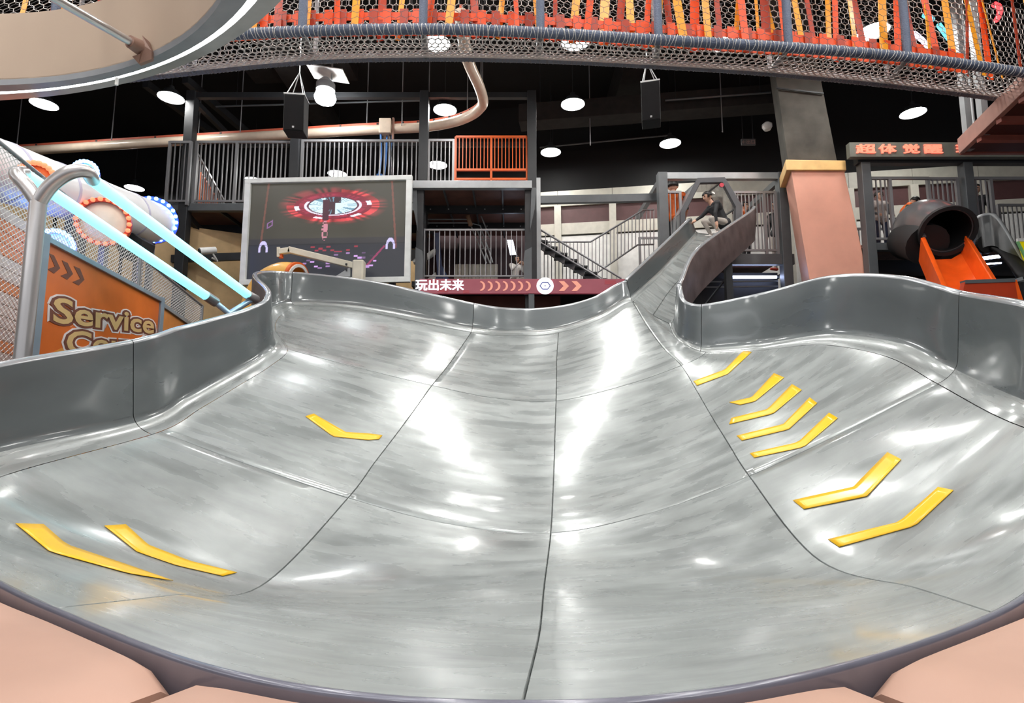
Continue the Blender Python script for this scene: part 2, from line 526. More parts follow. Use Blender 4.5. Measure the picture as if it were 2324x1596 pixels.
slide = thing('bowl_slide', (0, 4.5, 0), 'wide glossy grey fibreglass bowl slide with high curved walls', 'slide')
BVHV, BVHF = [], []
def panel(fn, u0, u1, v0, v1, nu, nv, gap, matl, keep=True, thick=0.05, name='panel'):
    # the gap is given in metres, turned into parameters at the panel's middle
    um, vm = (u0 + u1) / 2, (v0 + v1) / 2
    e = 1e-2
    su = ((fn(um + e, vm) - fn(um - e, vm)).length) / (2 * e)
    sv = ((fn(um, vm + e) - fn(um, vm - e)).length) / (2 * e)
    gu, gv = gap / su, gap / sv
    us = [u0 + gu, u0 + 2.5 * gu] + [u0 + (u1 - u0) * i / nu for i in range(1, nu)] + [u1 - 2.5 * gu, u1 - gu]
    vs = [v0 + gv, v0 + 2.5 * gv] + [v0 + (v1 - v0) * i / nv for i in range(1, nv)] + [v1 - 2.5 * gv, v1 - gv]
    G = [[fn(u, v) for u in us] for v in vs]
    R, C = len(vs), len(us)
    def nrm(i, j):
        a = G[i][min(j + 1, C - 1)] - G[i][max(j - 1, 0)]
        b = G[min(i + 1, R - 1)][j] - G[max(i - 1, 0)][j]
        return a.cross(b).normalized()
    NN = [[nrm(i, j) for j in range(C)] for i in range(R)]
    verts = []; uvs = []
    for i in range(R):
        for j in range(C):
            p = G[i][j].copy()
            if i in (0, R - 1) or j in (0, C - 1): p -= NN[i][j] * 0.006
            verts.append(p); uvs.append((us[j] * su, vs[i] * sv))
    faces = [(i * C + j, i * C + j + 1, (i + 1) * C + j + 1, (i + 1) * C + j) for i in range(R - 1) for j in range(C - 1)]
    if keep:
        n0 = len(BVHV); BVHV.extend(verts); BVHF.extend([tuple(k + n0 for k in f) for f in faces])
    ring = [(0, j) for j in range(C)] + [(i, C - 1) for i in range(1, R)] + [(R - 1, j) for j in range(C - 2, -1, -1)] + [(i, 0) for i in range(R - 2, 0, -1)]
    n0 = len(verts)
    for (i, j) in ring:
        verts.append(G[i][j] - NN[i][j] * thick); uvs.append((us[j] * su, vs[i] * sv))
    nr = len(ring)
    for k in range(nr):
        a = ring[k]; b2 = ring[(k + 1) % nr]
        faces.append((a[0] * C + a[1], n0 + k, n0 + (k + 1) % nr, b2[0] * C + b2[1]))
    me = bpy.data.meshes.new(name)
    me.from_pydata([tuple(p) for p in verts], [], faces)
    me.materials.append(matl)
    ul = me.uv_layers.new(name='UVMap')
    for lp in me.loops: ul.data[lp.index].uv = uvs[lp.vertex_index]
    me.polygons.foreach_set('use_smooth', [True] * len(me.polygons))
    try: me.set_sharp_from_angle(angle=math.radians(50))
    except Exception: pass
    o = bpy.data.objects.new(name, me)
    return link(o, slide)
EPSU, EPSV = 0.16, 0.10
ub = [EPSU, 2, 4, 6, NC - EPSU]
vb = [0.0, 3, 7, NR - EPSV]
for i in range(4):
    for j in range(3):
        panel(S, ub[i], ub[i + 1], vb[j], vb[j + 1], 22, 34, 0.0025, M_BED)
panel(SC, 0.10, 1.0, 0.0, 3, 10, 28, 0.003, M_BED)
panel(SC, 1.0, 1.9, 0.0, 3, 10, 28, 0.003, M_BED)
# backing below the joints; its light grey stands in for highlights along them
G = [[S(EPSU + (NC - 2 * EPSU) * i / 60, NR * j / 80) - V(0, 0, 0.04) for i in range(61)] for j in range(81)]
b = MB(); b.grid(G); G = [[SC(i / 6, 3 * j / 20) - V(0, 0, 0.04) for i in range(13)] for j in range(21)]
b.grid(G)
b.build('shell', mat('joint_highlight', (0.30, 0.31, 0.31), 0.35), slide, smooth=60)

# walls
def wall_strip(foot, inner, heights, name, cuts, T=0.07, mo=M_WALL):
    n = len(foot)
    prof_all = []
    for i in range(n):
        F = foot[i]; Bi = inner[i]; h = heights[i]
        t = foot[min(i + 1, n - 1)] - foot[max(i - 1, 0)]
        Nn = V(t.y, -t.x, 0).normalized()
        if Nn.dot(F - Bi) < 0: Nn = -Nn
        rows = []
        hf = min(0.11, h * 0.28)
        Gp = F + V(0, 0, hf) + Nn * 0.02
        for k in range(7):
            q = k / 6
            rows.append(Bi * (1 - q) ** 2 + F * 2 * q * (1 - q) + Gp * q * q)
        rr = T / 2
        lean = 0.05
        for k in range(1, 5):
            z = hf + (h - rr - hf) * k / 4
            rows.append(F + V(0, 0, z) + Nn * (0.02 + lean * k / 4))
        cen = F + V(0, 0, h - rr) + Nn * (0.02 + lean + rr)
        for k in range(1, 9):
            a = math.pi - math.pi * k / 8
            rows.append(cen + Nn * math.cos(a) * rr + V(0, 0, 1) * math.sin(a) * rr * 1.0)
        rows.append(F + Nn * (0.02 + lean + T) + V(0, 0, h * 0.5))
        rows.append(F + Nn * (0.02 + T) + V(0, 0, -0.12))
        prof_all.append(rows)
    out = []
    for a, c in zip(cuts[:-1], cuts[1:]):
        seg = prof_all[a:c + 1]
        verts, faces, mi, uvs = [], [], [], []
        C = len(seg[0])
        s = 0.0
        for i, rws in enumerate(seg):
            if i: s += (seg[i][0] - seg[i - 1][0]).length
            off = V(0, 0, 0)
            if i == 0: off = (seg[1][8] - seg[0][8]).normalized() * 0.004
            if i == len(seg) - 1: off = (seg[-2][8] - seg[-1][8]).normalized() * 0.004
            for j, p in enumerate(rws):
                verts.append(p + off); uvs.append((s, j * 0.08))
        for i in range(len(seg) - 1):
            for j in range(C - 1):
                faces.append((i * C + j, (i + 1) * C + j, (i + 1) * C + j + 1, i * C + j + 1))
                mi.append(0 if j < 4 else (1 if j < 10 else (2 if j < 18 else 3)))
        me = bpy.data.meshes.new(name)
        me.from_pydata([tuple(p) for p in verts], [], faces)
        for m in (M_BED, mo, M_RIM, M_UNDER): me.materials.append(m)
        me.polygons.foreach_set('material_index', mi)
        ul = me.uv_layers.new(name='UVMap')
        for lp in me.loops: ul.data[lp.index].uv = uvs[lp.vertex_index]
        bm = bmesh.new(); bm.from_mesh(me); bmesh.ops.recalc_face_normals(bm, faces=bm.faces); bm.to_mesh(me); bm.free()
        me.polygons.foreach_set('use_smooth', [True] * len(me.polygons))
        o = bpy.data.objects.new(name, me); link(o, slide)
        out.append(o)
    return out

def rimh(F, py):                                # wall height so that the rim reaches a pixel row
    v = None
    lo, hi = 0.05, 1.5
    for _ in range(40):
        m = (lo + hi) / 2
        p = F + V(0, 0, m - EYE)
        yc = p.y * CP + p.z * SP; up = p.z * CP - p.y * SP
        if 798 - FPX * up / yc > py: lo = m
        else: hi = m
    return (lo + hi) / 2
# left and far wall
K = 10
lf = [(S(0, v), S(EPSU, v)) for v in np.linspace(0, NR, NR * K + 1)]
lrim = {2: 826, 3: 763, 4: 739, 5: 716, 6: 694, 7: 664, 8: 626, 9: 615, 10: 611}
hl = [0.62, 0.62] + [rimh(S(0, v), lrim[v]) for v in range(2, 11)]
H = [float(np.interp(i / K, range(11), hl)) for i in range(NR * K + 1)]
far = [(S(u, NR), S(u, NR - EPSV)) for u in np.linspace(0, 6, 6 * K + 1)][1:]
frim = [611, 633, 685, 697, 691, 670, 632]
hf_ = [rimh(S(u, NR), frim[u]) for u in range(7)]
H += [float(np.interp(u, range(7), hf_)) for u in np.linspace(0, 6, 6 * K + 1)][1:]
chl = [(SC(0, v), SC(0.12, v)) for v in np.linspace(0, 3, 3 * K + 1)][1:]
hc = [hf_[6], rimh(SC(0, 1), 566), rimh(SC(0, 2), 500), rimh(SC(0, 3), 492)]
H += [float(np.interp(v, range(4), hc)) for v in np.linspace(0, 3, 3 * K + 1)][1:]
allp = lf + far + chl
foot = [a for a, _ in allp]; inner = [c for _, c in allp]
def smooth_arr(A, it):
    for _ in range(it):
        B = list(A)
        for i in range(1, len(A) - 1): B[i] = (A[i - 1] + A[i] * 2 + A[i + 1]) / 4
        A = B
    return A
nL = NR * K
# ease the corner where the left wall turns into the far wall
for i0 in (nL,):
    for _ in range(14):
        for arr in (foot, inner):
            B = list(arr)
            for i in range(i0 - 9, i0 + 9): B[i] = (arr[i - 1] + arr[i] * 2 + arr[i + 1]) / 4
            arr[:] = B
H = smooth_arr(H, 8)
wall_strip(foot, inner, H, 'side_wall', [0, int(2.95 * K), nL, nL + 2 * K, nL + 6 * K, len(foot) - 1])
# right wall and the chute's right side
rf = [(S(NC, v), S(NC - EPSU, v)) for v in np.linspace(0, NR, NR * K + 1)]
rrim = {2: 690, 3: 661, 4: 626, 5: 622, 6: 660, 7: 686, 8: 686, 9: 674, 10: 645}
hr = [0.6, 0.62] + [rimh(S(NC, v), rrim[v]) for v in range(2, 11)]
HR = [float(np.interp(i / K, range(11), hr)) for i in range(NR * K + 1)]
chr_ = [(SC(2, v), SC(1.88, v)) for v in np.linspace(0, 3, 3 * K + 1)][1:]
hcr = [hr[10], rimh(SC(2, 1), 562), rimh(SC(2, 2), 487), rimh(SC(2, 3), 470)]
HR += [float(np.interp(v, range(4), hcr)) for v in np.linspace(0, 3, 3 * K + 1)][1:]
allr = rf + chr_
footr = [a for a, _ in allr]; innerr = [c for _, c in allr]
HR = smooth_arr(HR, 8)
wall_strip(footr, innerr, HR, 'side_wall', [0, 3 * K, 7 * K + 2, NR * K, len(footr) - 1])

# front lip
lp = [S(u, 0) for u in np.linspace(0.0, 8, 121)]
lip_prof = []
for i in range(len(lp)):
    t = lp[min(i + 1, 120)] - lp[max(i - 1, 0)]
    o_ = V(t.y, -t.x, 0).normalized()
    if o_.y > 0: o_ = -o_
    row = []
    for k in range(9):
        a = math.pi * (1 - k / 8) 
        row.append(lp[i] + o_ * (0.017 + 0.017 * math.cos(a)) + V(0, 0, -0.006 + 0.016 * math.sin(a)))
    row.append(lp[i] + o_ * 0.036 + V(0, 0, -0.05)); row.append(lp[i] + o_ * 0.034 + V(0, 0, -0.30))
    lip_prof.append(row)
b = MB(); b.grid(lip_prof)
b.build('lip', M_LIP, slide, smooth=60)
# supports
for (x, y) in ((-2.6, 3.8), (2.6, 3.9), (-2.4, 6.4), (2.2, 6.6), (0.2, 7.8), (0.0, 2.9), (-3.2, 8.9), (3.3, 9.4)):
    b = MB(); b.bar((x, y, 0), (x, y, 0.45 + max(0, (y - 3.5)) * 0.40), 0.1, 0.1)
    b.build('support_leg', M_STEEL, slide)
# the two uprights seen below the chute
for px, y0, Y in ((1552, 640, 9.7), (1651, 590, 10.2)):
    p = U(px, y0, Y)
    MB().bar((p.x, p.y, 0), (p.x, p.y, p.z + 0.1), 0.12, 0.12).build('support_leg', M_STEEL, slide)

# yellow chevrons stuck on the bed
BVH = BVHTree.FromPolygons([tuple(p) for p in BVHV], BVHF)
ORG = Vector((0, 0, EYE))
M_YEL = mat('yellow_film', (0.92, 0.52, 0.0), 0.28, var=0.05, coat=0.3)
def sticker(A, Bp, n=16, name='arrow_sticker'):
    # A and Bp: upper and lower outline polylines (pixels) of one chevron, draped on the bed
    def resample(P, n):
        P = [np.array(p, float) for p in P]
        d = [0]
        for a, c in zip(P[:-1], P[1:]): d.append(d[-1] + np.linalg.norm(c - a))
        return [np.array([np.interp(t, d, [p[k] for p in P]) for k in (0, 1)]) for t in np.linspace(0, d[-1], n + 1)]
    ra, rb = resample(A, n), resample(Bp, n)
    G = []
    for k in range(5):
        row = []
        for i in range(n + 1):
            q = ra[i] * (1 - k / 4) + rb[i] * (k / 4)
            loc = None
            for dx, dy in ((0, 0), (2, 0), (-2, 0), (0, 2), (0, -2), (4, 0), (-4, 0), (0, 5), (0, -5), (7, 0), (-7, 0), (0, 9)):
                loc, nor, _, _ = BVH.ray_cast(ORG, ray(q[0] + dx, q[1] + dy).normalized())
                if loc is not None: break
            if loc is None: return
            if nor.dot(ORG - loc) < 0: nor = -nor
            row.append(loc + nor * 0.004)
        G.append(row)
    b = MB(); b.grid(G)
    o = b.build(name, M_YEL, slide, smooth=60)
    md = o.modifiers.new('thickness', 'SOLIDIFY'); md.thickness = 0.003; md.offset = -1
ST = [
 ([(1688, 796), (1645, 840), (1574, 866)], [(1706, 800), (1652, 850), (1582, 876)]),
 ([(1757, 848), (1706, 903), (1655, 914)], [(1780, 858), (1714, 912), (1680, 920)]),
 ([(1798, 873), (1742, 930), (1660, 950)], [(1820, 886), (1755, 940), (1655, 964)]),
 ([(1838, 903), (1778, 964), (1672, 990)], [(1855, 916), (1790, 976), (1684, 1001)]),
 ([(1882, 938), (1812, 1005), (1702, 1030)], [(1902, 950), (1825, 1016), (1712, 1040)]),
 ([(2015, 1028), (1938, 1106), (1800, 1137)], [(2046, 1044), (1968, 1128), (1825, 1157)]),
 ([(2130, 1107), (2042, 1186), (1880, 1226)], [(2165, 1114), (2078, 1195), (1905, 1243)]),
 ([(712, 940), (785, 982), (835, 985), (868, 989)], [(693, 946), (756, 992), (835, 1000), (860, 998)]),
 ([(34, 1190), (112, 1254), (290, 1303), (392, 1320)], [(98, 1192), (150, 1238), (300, 1288), (380, 1316)]),
 ([(236, 1195), (310, 1254), (400, 1285), (505, 1309)], [(285, 1192), (335, 1238), (430, 1275), (538, 1301)]),
]
for a, c in ST: sticker(a, c)

# soft pads outside the lip
def pad(u0, u1, label, d0=0.040, d1=1.25, zt_=LIPZ + 0.008, n=24, skew=(0, 0)):
    ring_in, ring_out = [], []
    for i in range(n + 1):
        u = u0 + (u1 - u0) * i / n
        p = S(u, 0); t = S(min(8, u + 0.02), 0) - S(max(0, u - 0.02), 0)
        o_ = V(t.y, -t.x, 0).normalized()
        if o_.y > 0: o_ = -o_
        q = i / n
        sk = t.normalized() * (skew[0] * (1 - q) + skew[1] * q)
        ring_in.append(p + o_ * d0); ring_out.append(p + o_ * d1 + sk)
    prof = [(0.0, -0.5), (0.0, -0.08), (0.012, -0.035), (0.04, -0.008), (0.12, 0.006), (0.5, 0.02), (0.88, 0.006), (0.96, -0.01), (0.99, -0.04), (1, -0.1), (1, -0.5)]
    def edge(i): 
        e = min(i, n - i)
        return {0: 0.06, 1: 0.012, 2: 0.002}.get(e, 0.0)
    G = []
    for i in range(n + 1):
        row = []
        for a, dz in prof:
            p = ring_in[i].lerp(ring_out[i], a)
            zz = max(0.02, zt_ + dz - (edge(i) if dz > -0.4 else 0))
            row.append(V(p.x, p.y, zz if dz > -0.45 else 0.02))
        G.append(row)
    b = MB(); b.grid(G)
    C = len(prof)
    b.f.append(tuple(range(C))); b.m.append(0)
    b.f.append(tuple(n * C + k for k in range(C))[::-1]); b.m.append(0)
    o = b.build('soft_pad', M_PINK, smooth=50)
    return tag(o, label, 'pad')
pad(0.6, 2.76, 'pink leather pad at the slide lip below the service banner side', skew=(-0.35, 0.30))
pad(2.80, 5.20, 'pink leather pad along the middle of the slide lip', skew=(0.30, -0.30))
pad(5.24, 7.4, 'pink leather pad at the slide lip on the yellow chevron side', skew=(-0.30, 0.35))
# ------------------------------------------------------------------ railings, platforms
def railing(name, label, p0, p1, n, h, parent=None, m=M_RAIL, w=0.022, top=0.05, group=None, bottom=0.09, posts=()):
    p0, p1 = Vector(p0), Vector(p1)
    t = thing(name, (p0 + p1) / 2, label, 'railing', group)
    up = V(0, 0, 1)
    piece('top_rail', m, p0 + up * h, p1 + up * h, top, top, t)
    piece('bottom_rail', m, p0 + up * bottom, p1 + up * bottom, top * 0.8, top * 0.8, t)
    for i in range(n + 1):
        q = p0.lerp(p1, i / n)
        if i in (0, n) or i in posts:
            piece('post', m, q, q + up * (h + 0.02), top * 1.1, top * 1.1, t)
        else:
            piece('baluster', m, q + up * bottom, q + up * h, w, w, t)
    return t

def vpost(t, px, py, Y, z1, w=0.14, z0=0.0, m=M_STEEL, name='post', d=None):
    p = U(px, py, Y)
    b = MB(); b.box2((p.x - w / 2, Y - (d or w) / 2, z0), (p.x + w / 2, Y + (d or w) / 2, z1))
    return b.build(name, m, t, bevel=0.008)

# ---- upper steel platform on the left
YA = 11.6
DZ = EYE + 4.52
PL = thing('steel_platform', (U(800, 500, YA).x, YA, 0), 'dark steel upper platform with tall posts behind the screen', 'platform')
TOPZ = zat(210, YA)
for px in (430, 672, 962, 1207):
    vpost(PL, px, 330, YA, TOPZ if px != 672 else zat(300, YA), 0.19)
xl, xr = U(430, 212, YA).x, U(1207, 212, YA).x
MB().bar((xl, YA, TOPZ - 0.08), (xr, YA, TOPZ - 0.08), 0.1, 0.12).build('top_beam', M_STEEL, PL)
MB().bar((xl, YA + 2.2, TOPZ - 0.08), (xr, YA + 2.2, TOPZ - 0.08), 0.1, 0.12).build('top_beam', M_STEEL, PL)
MB().bar((xl, YA, TOPZ - 0.08), (xl, YA + 2.2, TOPZ - 0.08), 0.1, 0.12).build('side_beam', M_STEEL, PL)
xdl = U(376, 465, YA).x
MB().box2((xdl, YA - 0.06, DZ - 0.16), (U(1000, 465, YA).x, YA + 0.06, DZ)).build('edge_beam', M_GREY, PL, bevel=0.006)
# deck panels and joists, left bay
n = 5
xs = [xdl + (U(960, 465, YA).x - xdl) * i / n for i in range(n + 1)]
for i in range(n):
    for (ya, yb) in ((YA + 0.06, YA + 1.2), (YA + 1.2, YA + 2.4)):
        MB().box2((xs[i] + 0.01, ya + 0.01, DZ - 0.05), (xs[i + 1] - 0.01, yb - 0.01, DZ)).build('deck_panel', M_DECK, PL)
    MB().box2((xs[i] - 0.02, YA + 0.06, DZ - 0.13), (xs[i] + 0.02, YA + 2.4, DZ - 0.05)).build('joist', M_STEEL, PL)
for yy in (YA + 1.2, YA + 2.4):
    MB().box2((xdl, yy - 0.05, DZ - 0.24), (xs[-1], yy + 0.05, DZ - 0.05)).build('cross_beam', M_STEEL, PL)
for px in (372, 470, 640):
    vpost(PL, px, 560, YA + 2.4, DZ - 0.1, 0.2)
MB().bar(U(390, 588, YA + 0.2), U(560, 582, YA + 0.2), 0.08, 0.16).build('side_beam', M_STEEL, PL)
MB().bar(U(425, 490, YA + 0.1), U(560, 640, YA + 2.4), 0.1, 0.12).build('stair_stringer', M_STEEL, PL)

# railings of the upper platform
railing('guard_railing', 'grey baluster railing from the platform end to the tall dark post', U(376, 466, YA - 0.12), U(424, 466, YA - 0.12), 4, 1.38)
railing('guard_railing', 'long grey baluster railing above the screen', U(438, 466, YA + 0.02), U(664, 466, YA + 0.02), 22, 1.40, posts=(9,))
railing('guard_railing', 'grey baluster railing above the screen up to the post beside the orange gate', U(681, 466, YA + 0.02), U(953, 466, YA + 0.02), 26, 1.43)
railing('guard_railing', 'short grey baluster railing between the dark post and orange gate', U(971, 466, YA + 0.02), U(1028, 466, YA + 0.02), 6, 1.44)
# receding railing with orange gate
pa, pb = U(432, 466, YA + 0.3), U(505, 478, YA + 3.2)
pa.z = pb.z = DZ
railing('guard_railing', 'grey side railing running back from the tall post past orange infill', pa, pb, 16, 1.38)
def bar_gate(label, p0, p1, z0, z1, nb, split):
    t = thing('safety_gate', (Vector(p0) + Vector(p1)) / 2, label, 'gate')
    p0, p1 = Vector(p0), Vector(p1)
    def P(s, z): q = p0.lerp(p1, s); return V(q.x, q.y, z)
    H = z1 - z0
    for a, c in ((0, 0.0), (1, 1.0), (0.5, 0.5)):
        piece('stile', M_ORANGE, P(c, z0), P(c, z1), 0.045, 0.045, t)
    for fz in (0, 0.36, 0.5, 1.0):
        piece('rail', M_ORANGE, P(0, z0 + H * fz), P(1, z0 + H * fz), 0.045, 0.045, t)
    for i in range(1, nb):
        if abs(i / nb - .5) < 0.02: continue
        piece('bar', M_ORANGE, P(i / nb, z0 + H * 0.5), P(i / nb, z1), 0.018, 0.018, t)
        piece('bar', M_ORANGE, P(i / nb, z0), P(i / nb, z0 + H * 0.36), 0.018, 0.018, t)
    return t
bar_gate('bright orange double barred gate on the upper platform', U(1033, 440, YA), U(1196, 440, YA), DZ + 0.02, zat(311, YA), 20, 0.5)
q0 = pa.lerp(pb, 0.25) + V(-0.03, 0, 0); q1 = pa.lerp(pb, 0.8) + V(-0.03, 0, 0)
bar_gate('orange barred gate panel on the side railing behind the tall post', q0, q1, DZ + 0.1, DZ + 1.15, 12, 0.5)
# small white knob lamp on the gate
# ---- lower storey in front: deck that juts out over the lounge
YB = 10.5
LD = thing('deck_canopy', (U(1070, 412, YB).x, YB, 0), 'jutting deck with red-brown underside on dark posts beside the screen', 'platform')
x0, x1 = U(938, 412, YB).x, U(1207, 412, YB).x
MB().box2((x0, YB - 0.06, DZ - 0.13), (x1, YB + 0.06, DZ + 0.02)).build('front_beam', M_LGREY, LD, bevel=0.006)
for k in range(4):
    for j, (ya, yb) in enumerate(((YB + 0.06, YB + 1.05), (YB + 1.05, YB + 2.1), (YB + 2.1, YB + 3.0))):
        a = x0 + (x1 - x0) * k / 4; c = x0 + (x1 - x0) * (k + 1) / 4
        MB().box2((a + 0.008, ya + 0.008, DZ - 0.06), (c - 0.008, yb - 0.008, DZ - 0.01)).build('deck_panel', M_DECK, LD)
    a = x0 + (x1 - x0) * k / 4
    MB().box2((a - 0.015, YB + 0.06, DZ - 0.12), (a + 0.015, YB + 3.0, DZ - 0.06)).build('joist', M_GREY, LD)
for yy in (YB + 1.05, YB + 2.1):
    MB().box2((x0, yy - 0.04, DZ - 0.22), (x1, yy + 0.04, DZ - 0.06)).build('cross_beam', M_STEEL, LD)
    for k in range(6):
        x = x0 + (x1 - x0) * (k + 0.5) / 6
        MB().box2((x - 0.012, yy - 0.055, DZ - 0.16), (x + 0.012, yy - 0.04, DZ - 0.135)).build('bolt', M_LGREY, LD)
LZF = zat(636, YB + 0.05)
for px, s in ((953, 1), (1199, -1)):
    vpost(LD, px, 560, YB + 0.1, DZ - 0.1, 0.13)
    p = U(px, 540, YB + 0.1)
    poly = [V(p.x - s * 0.06, YB + 0.0, DZ - 0.1), V(p.x - s * 0.16, YB + 0.0, DZ - 0.1), V(p.x - s * 0.12, YB, DZ - 0.5), V(p.x - s * 0.03, YB, DZ - 0.95)]
    MB().prism(poly, (0, 0.06, 0)).build('gusset', M_GREY, LD)
    poly = [V(p.x - s * 0.06, YB - 0.02, LZF - 0.3), V(p.x - s * 0.06, YB - 0.02, LZF + 0.62), V(p.x + s * 0.07, YB - 0.02, LZF + 0.55), V(p.x + s * 0.09, YB - 0.02, LZF + 0.4), V(p.x + s * 0.09, YB - 0.02, LZF - 0.3)]
    MB().prism(poly, (0, 0.05, 0)).build('base_plate', M_GREY, LD)
# lower floor slab
MB().box2((x0, YB + 0.05, LZF - 0.12), (U(1400, 640, YB).x, YB + 3.2, LZF - 0.02)).build('lower_deck', M_STEEL, LD)
MB().box2((x0 - 0.2, YB + 3.2, 0), (x1 + 0.3, YB + 3.3, DZ + 0.05)).build('back_panel', mat('dark_maroon', (0.05, 0.022, 0.024), 0.6), LD)
for k in range(3):
    x = x0 + (x1 - x0) * (0.25 + 0.3 * k)
    MB().box2((x - 0.015, YB + 3.15, LZF), (x + 0.015, YB + 3.2, DZ - 0.2)).build('panel_batten', M_STEEL, LD)
railing('guard_railing', 'grey baluster railing above the maroon lettered board', U(961, 637, YB + 0.2), U(1196, 637, YB + 0.2), 20, 1.0, w=0.016, top=0.035)
# underside of the lower floor with a bracket, below the board
MB().box2((x0, YB + 0.9, LZF - 1.6), (x1 + 0.6, YB + 1.0, LZF - 0.12)).build('lower_panel', M_DECK, LD)
vpost(LD, 1206, 690, YB - 0.05, LZF - 0.1, 0.11, m=M_GREY)

# ---- maroon lettered board
BD = thing('lettered_board', U(1180, 650, YB - 0.1), 'maroon lettered board with white characters, chevrons and round white emblem', 'sign')
YS = YB - 0.12
bz0, bz1 = zat(666, YS), zat(633, YS)
bx0, bx1 = U(952, 650, YS).x, U(1425, 650, YS).x
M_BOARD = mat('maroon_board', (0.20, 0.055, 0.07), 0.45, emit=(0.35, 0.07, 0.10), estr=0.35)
MB().box2((bx0, YS, bz0), (bx1, YS + 0.08, bz1)).build('board', M_BOARD, BD, bevel=0.004)
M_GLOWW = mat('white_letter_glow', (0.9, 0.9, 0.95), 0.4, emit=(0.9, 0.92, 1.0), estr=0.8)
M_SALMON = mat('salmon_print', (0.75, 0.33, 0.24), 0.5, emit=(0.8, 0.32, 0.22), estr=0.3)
hbd = bz1 - bz0
def sflat(o_x, o_z): return Matrix.Translation((o_x, YS - 0.002, o_z)) @ Matrix.Rotation(math.pi / 2, 4, 'X')
me = thicken(text_mesh('玩出未来', 0.225, M_GLOWW, bold=0.0, depth=0.003), 0.012, 0.007)
text_obj('lettering', me, sflat(U(942, 650, YS).x, bz0 + hbd * 0.26), BD)
def flat_poly(name, pts, m, parent, th=0.006, y=None):
    b = MB(); b.prism([V(x, (YS if y is None else y) - 0.001, z) for x, z in pts], (0, -th, 0))
    return b.build(name, m, parent)
zc = (bz0 + bz1) / 2
for k in range(7):
    cx = U(1090 + k * 17.2, 650, YS).x
    b = MB(); R1, R2 = hbd * 0.34, hbd * 0.23
    G = [[V(cx + math.cos(a) * R1 * 1.0, YS - 0.006, zc + math.sin(a) * R1) for a in np.linspace(-1.5, 1.5, 13)],
         [V(cx - 0.012 + math.cos(a) * R2 * 1.0, YS - 0.006, zc + math.sin(a) * R2 * 1.15) for a in np.linspace(-1.5, 1.5, 13)]]
    b.grid(G); o = b.build('arc_mark', M_SALMON, BD)
    md = o.modifiers.new('t', 'SOLIDIFY'); md.thickness = 0.004
for px in (1268, 1297):
    cx = U(px, 650, YS).x; w = 0.1; hh = hbd * 0.34
    flat_poly('chevron_mark', [(cx, zc + hh), (cx + w, zc + hh), (cx + w + 0.09, zc), (cx + w, zc - hh), (cx, zc - hh), (cx + 0.09, zc)], M_SALMON, BD)
ex = U(1237, 650, YS).x
em = MB().lathe([(0, 0), (0.158, 0), (0.158, -0.02), (0, -0.02)], Matrix.Translation((ex, YS - 0.004, zc)) @ Matrix.Rotation(-math.pi / 2, 4, 'X') @ Matrix.Diagonal((1, 1, 1, 1)), 28)
eo = em.build('emblem', M_GLOWW, BD)
M_BLUE = mat('blue_print', (0.10, 0.13, 0.42), 0.5)
b = MB()
for a in range(6):
    t0, t1 = a * math.pi / 3, (a + 1) * math.pi / 3
    b.bar((ex + math.cos(t0) * 0.095, YS - 0.027, zc + math.sin(t0) * 0.075), (ex + math.cos(t1) * 0.095, YS - 0.027, zc + math.sin(t1) * 0.075), 0.02, 0.016)
b.box((ex, YS - 0.027, zc), (0.02, 0.006, 0.02))
b.build('emblem_hexagon', M_BLUE, eo)
for px, py, w, h in ((985, 640, 22, 7), (1005, 660, 26, 8), (1058, 662, 16, 8), (1385, 641, 28, 10)):
    p = U(px, py, YS)
    flat_poly('print_block', [(p.x - w * .0037, p.z - h * .0037), (p.x + w * .0037, p.z - h * .0037), (p.x + w * .0037, p.z + h * .0037), (p.x - w * .0037, p.z + h * .0037)], mat('red_print', (0.42, 0.06, 0.08), 0.5), BD, 0.002)

# ---- things in the lounge under the deck
LY = YB + 2.0
b = MB()
lt = thing('corrugated_panel', U(1080, 636, LY), 'low cream ribbed panel behind the railing under the deck', 'panel')
xa, xb = U(1030, 620, LY).x, U(1130, 620, LY).x
nn = 12
for i in range(nn):
    a = xa + (xb - xa) * i / nn; c = xa + (xb - xa) * (i + 1) / nn
    MB().box2((a + 0.004, LY - (0.02 if i % 2 else 0), LZF - 0.02), (c - 0.004, LY + 0.06, zat(600, LY))).build('rib', M_CREAM if i > 4 else mat('grey_rib', (0.45, 0.43, 0.36), 0.5), lt)
# blue leaning pillar and white shapes at the left
o = MB().bar(U(992, 530, LY - 0.8), U(1000, 640, LY - 0.8), 0.1, 0.1).build('blue_column', mat('navy_paint', (0.02, 0.035, 0.10), 0.4))
tag(o, 'navy blue steel column behind the railing under the deck', 'column')
o = MB().prism([U(1002, 600, LY - 0.6), U(1022, 640, LY - 0.6), U(985, 640, LY - 0.6)], (0, 0.05, 0)).build('blue_brace', mat('blue_brace', (0.03, 0.06, 0.16), 0.4))
tag(o, 'blue triangular brace plate at the foot of the navy column', 'brace')
sh = smooth_path([U(938, 596, LY), U(958, 588, LY), U(975, 580, LY), U(990, 568, LY)], 4)
o = MB().tube(sh, [0.05, 0.07, 0.07, 0.07, 0.07, 0.07, 0.07, 0.07, 0.07, 0.07, 0.07, 0.06, 0.05], 10).build('white_bumper', M_WHITE, smooth=50)
tag(o, 'white curved bumper tube behind the screen edge under the deck', 'bumper')
o = MB().prism([U(962, 640, LY + 0.1), U(988, 618, LY + 0.1), U(990, 640, LY + 0.1)], (0, 0.3, 0)).build('white_wedge', M_WHITE)
tag(o, 'white wedge block on the lower floor beside the navy column', 'block')
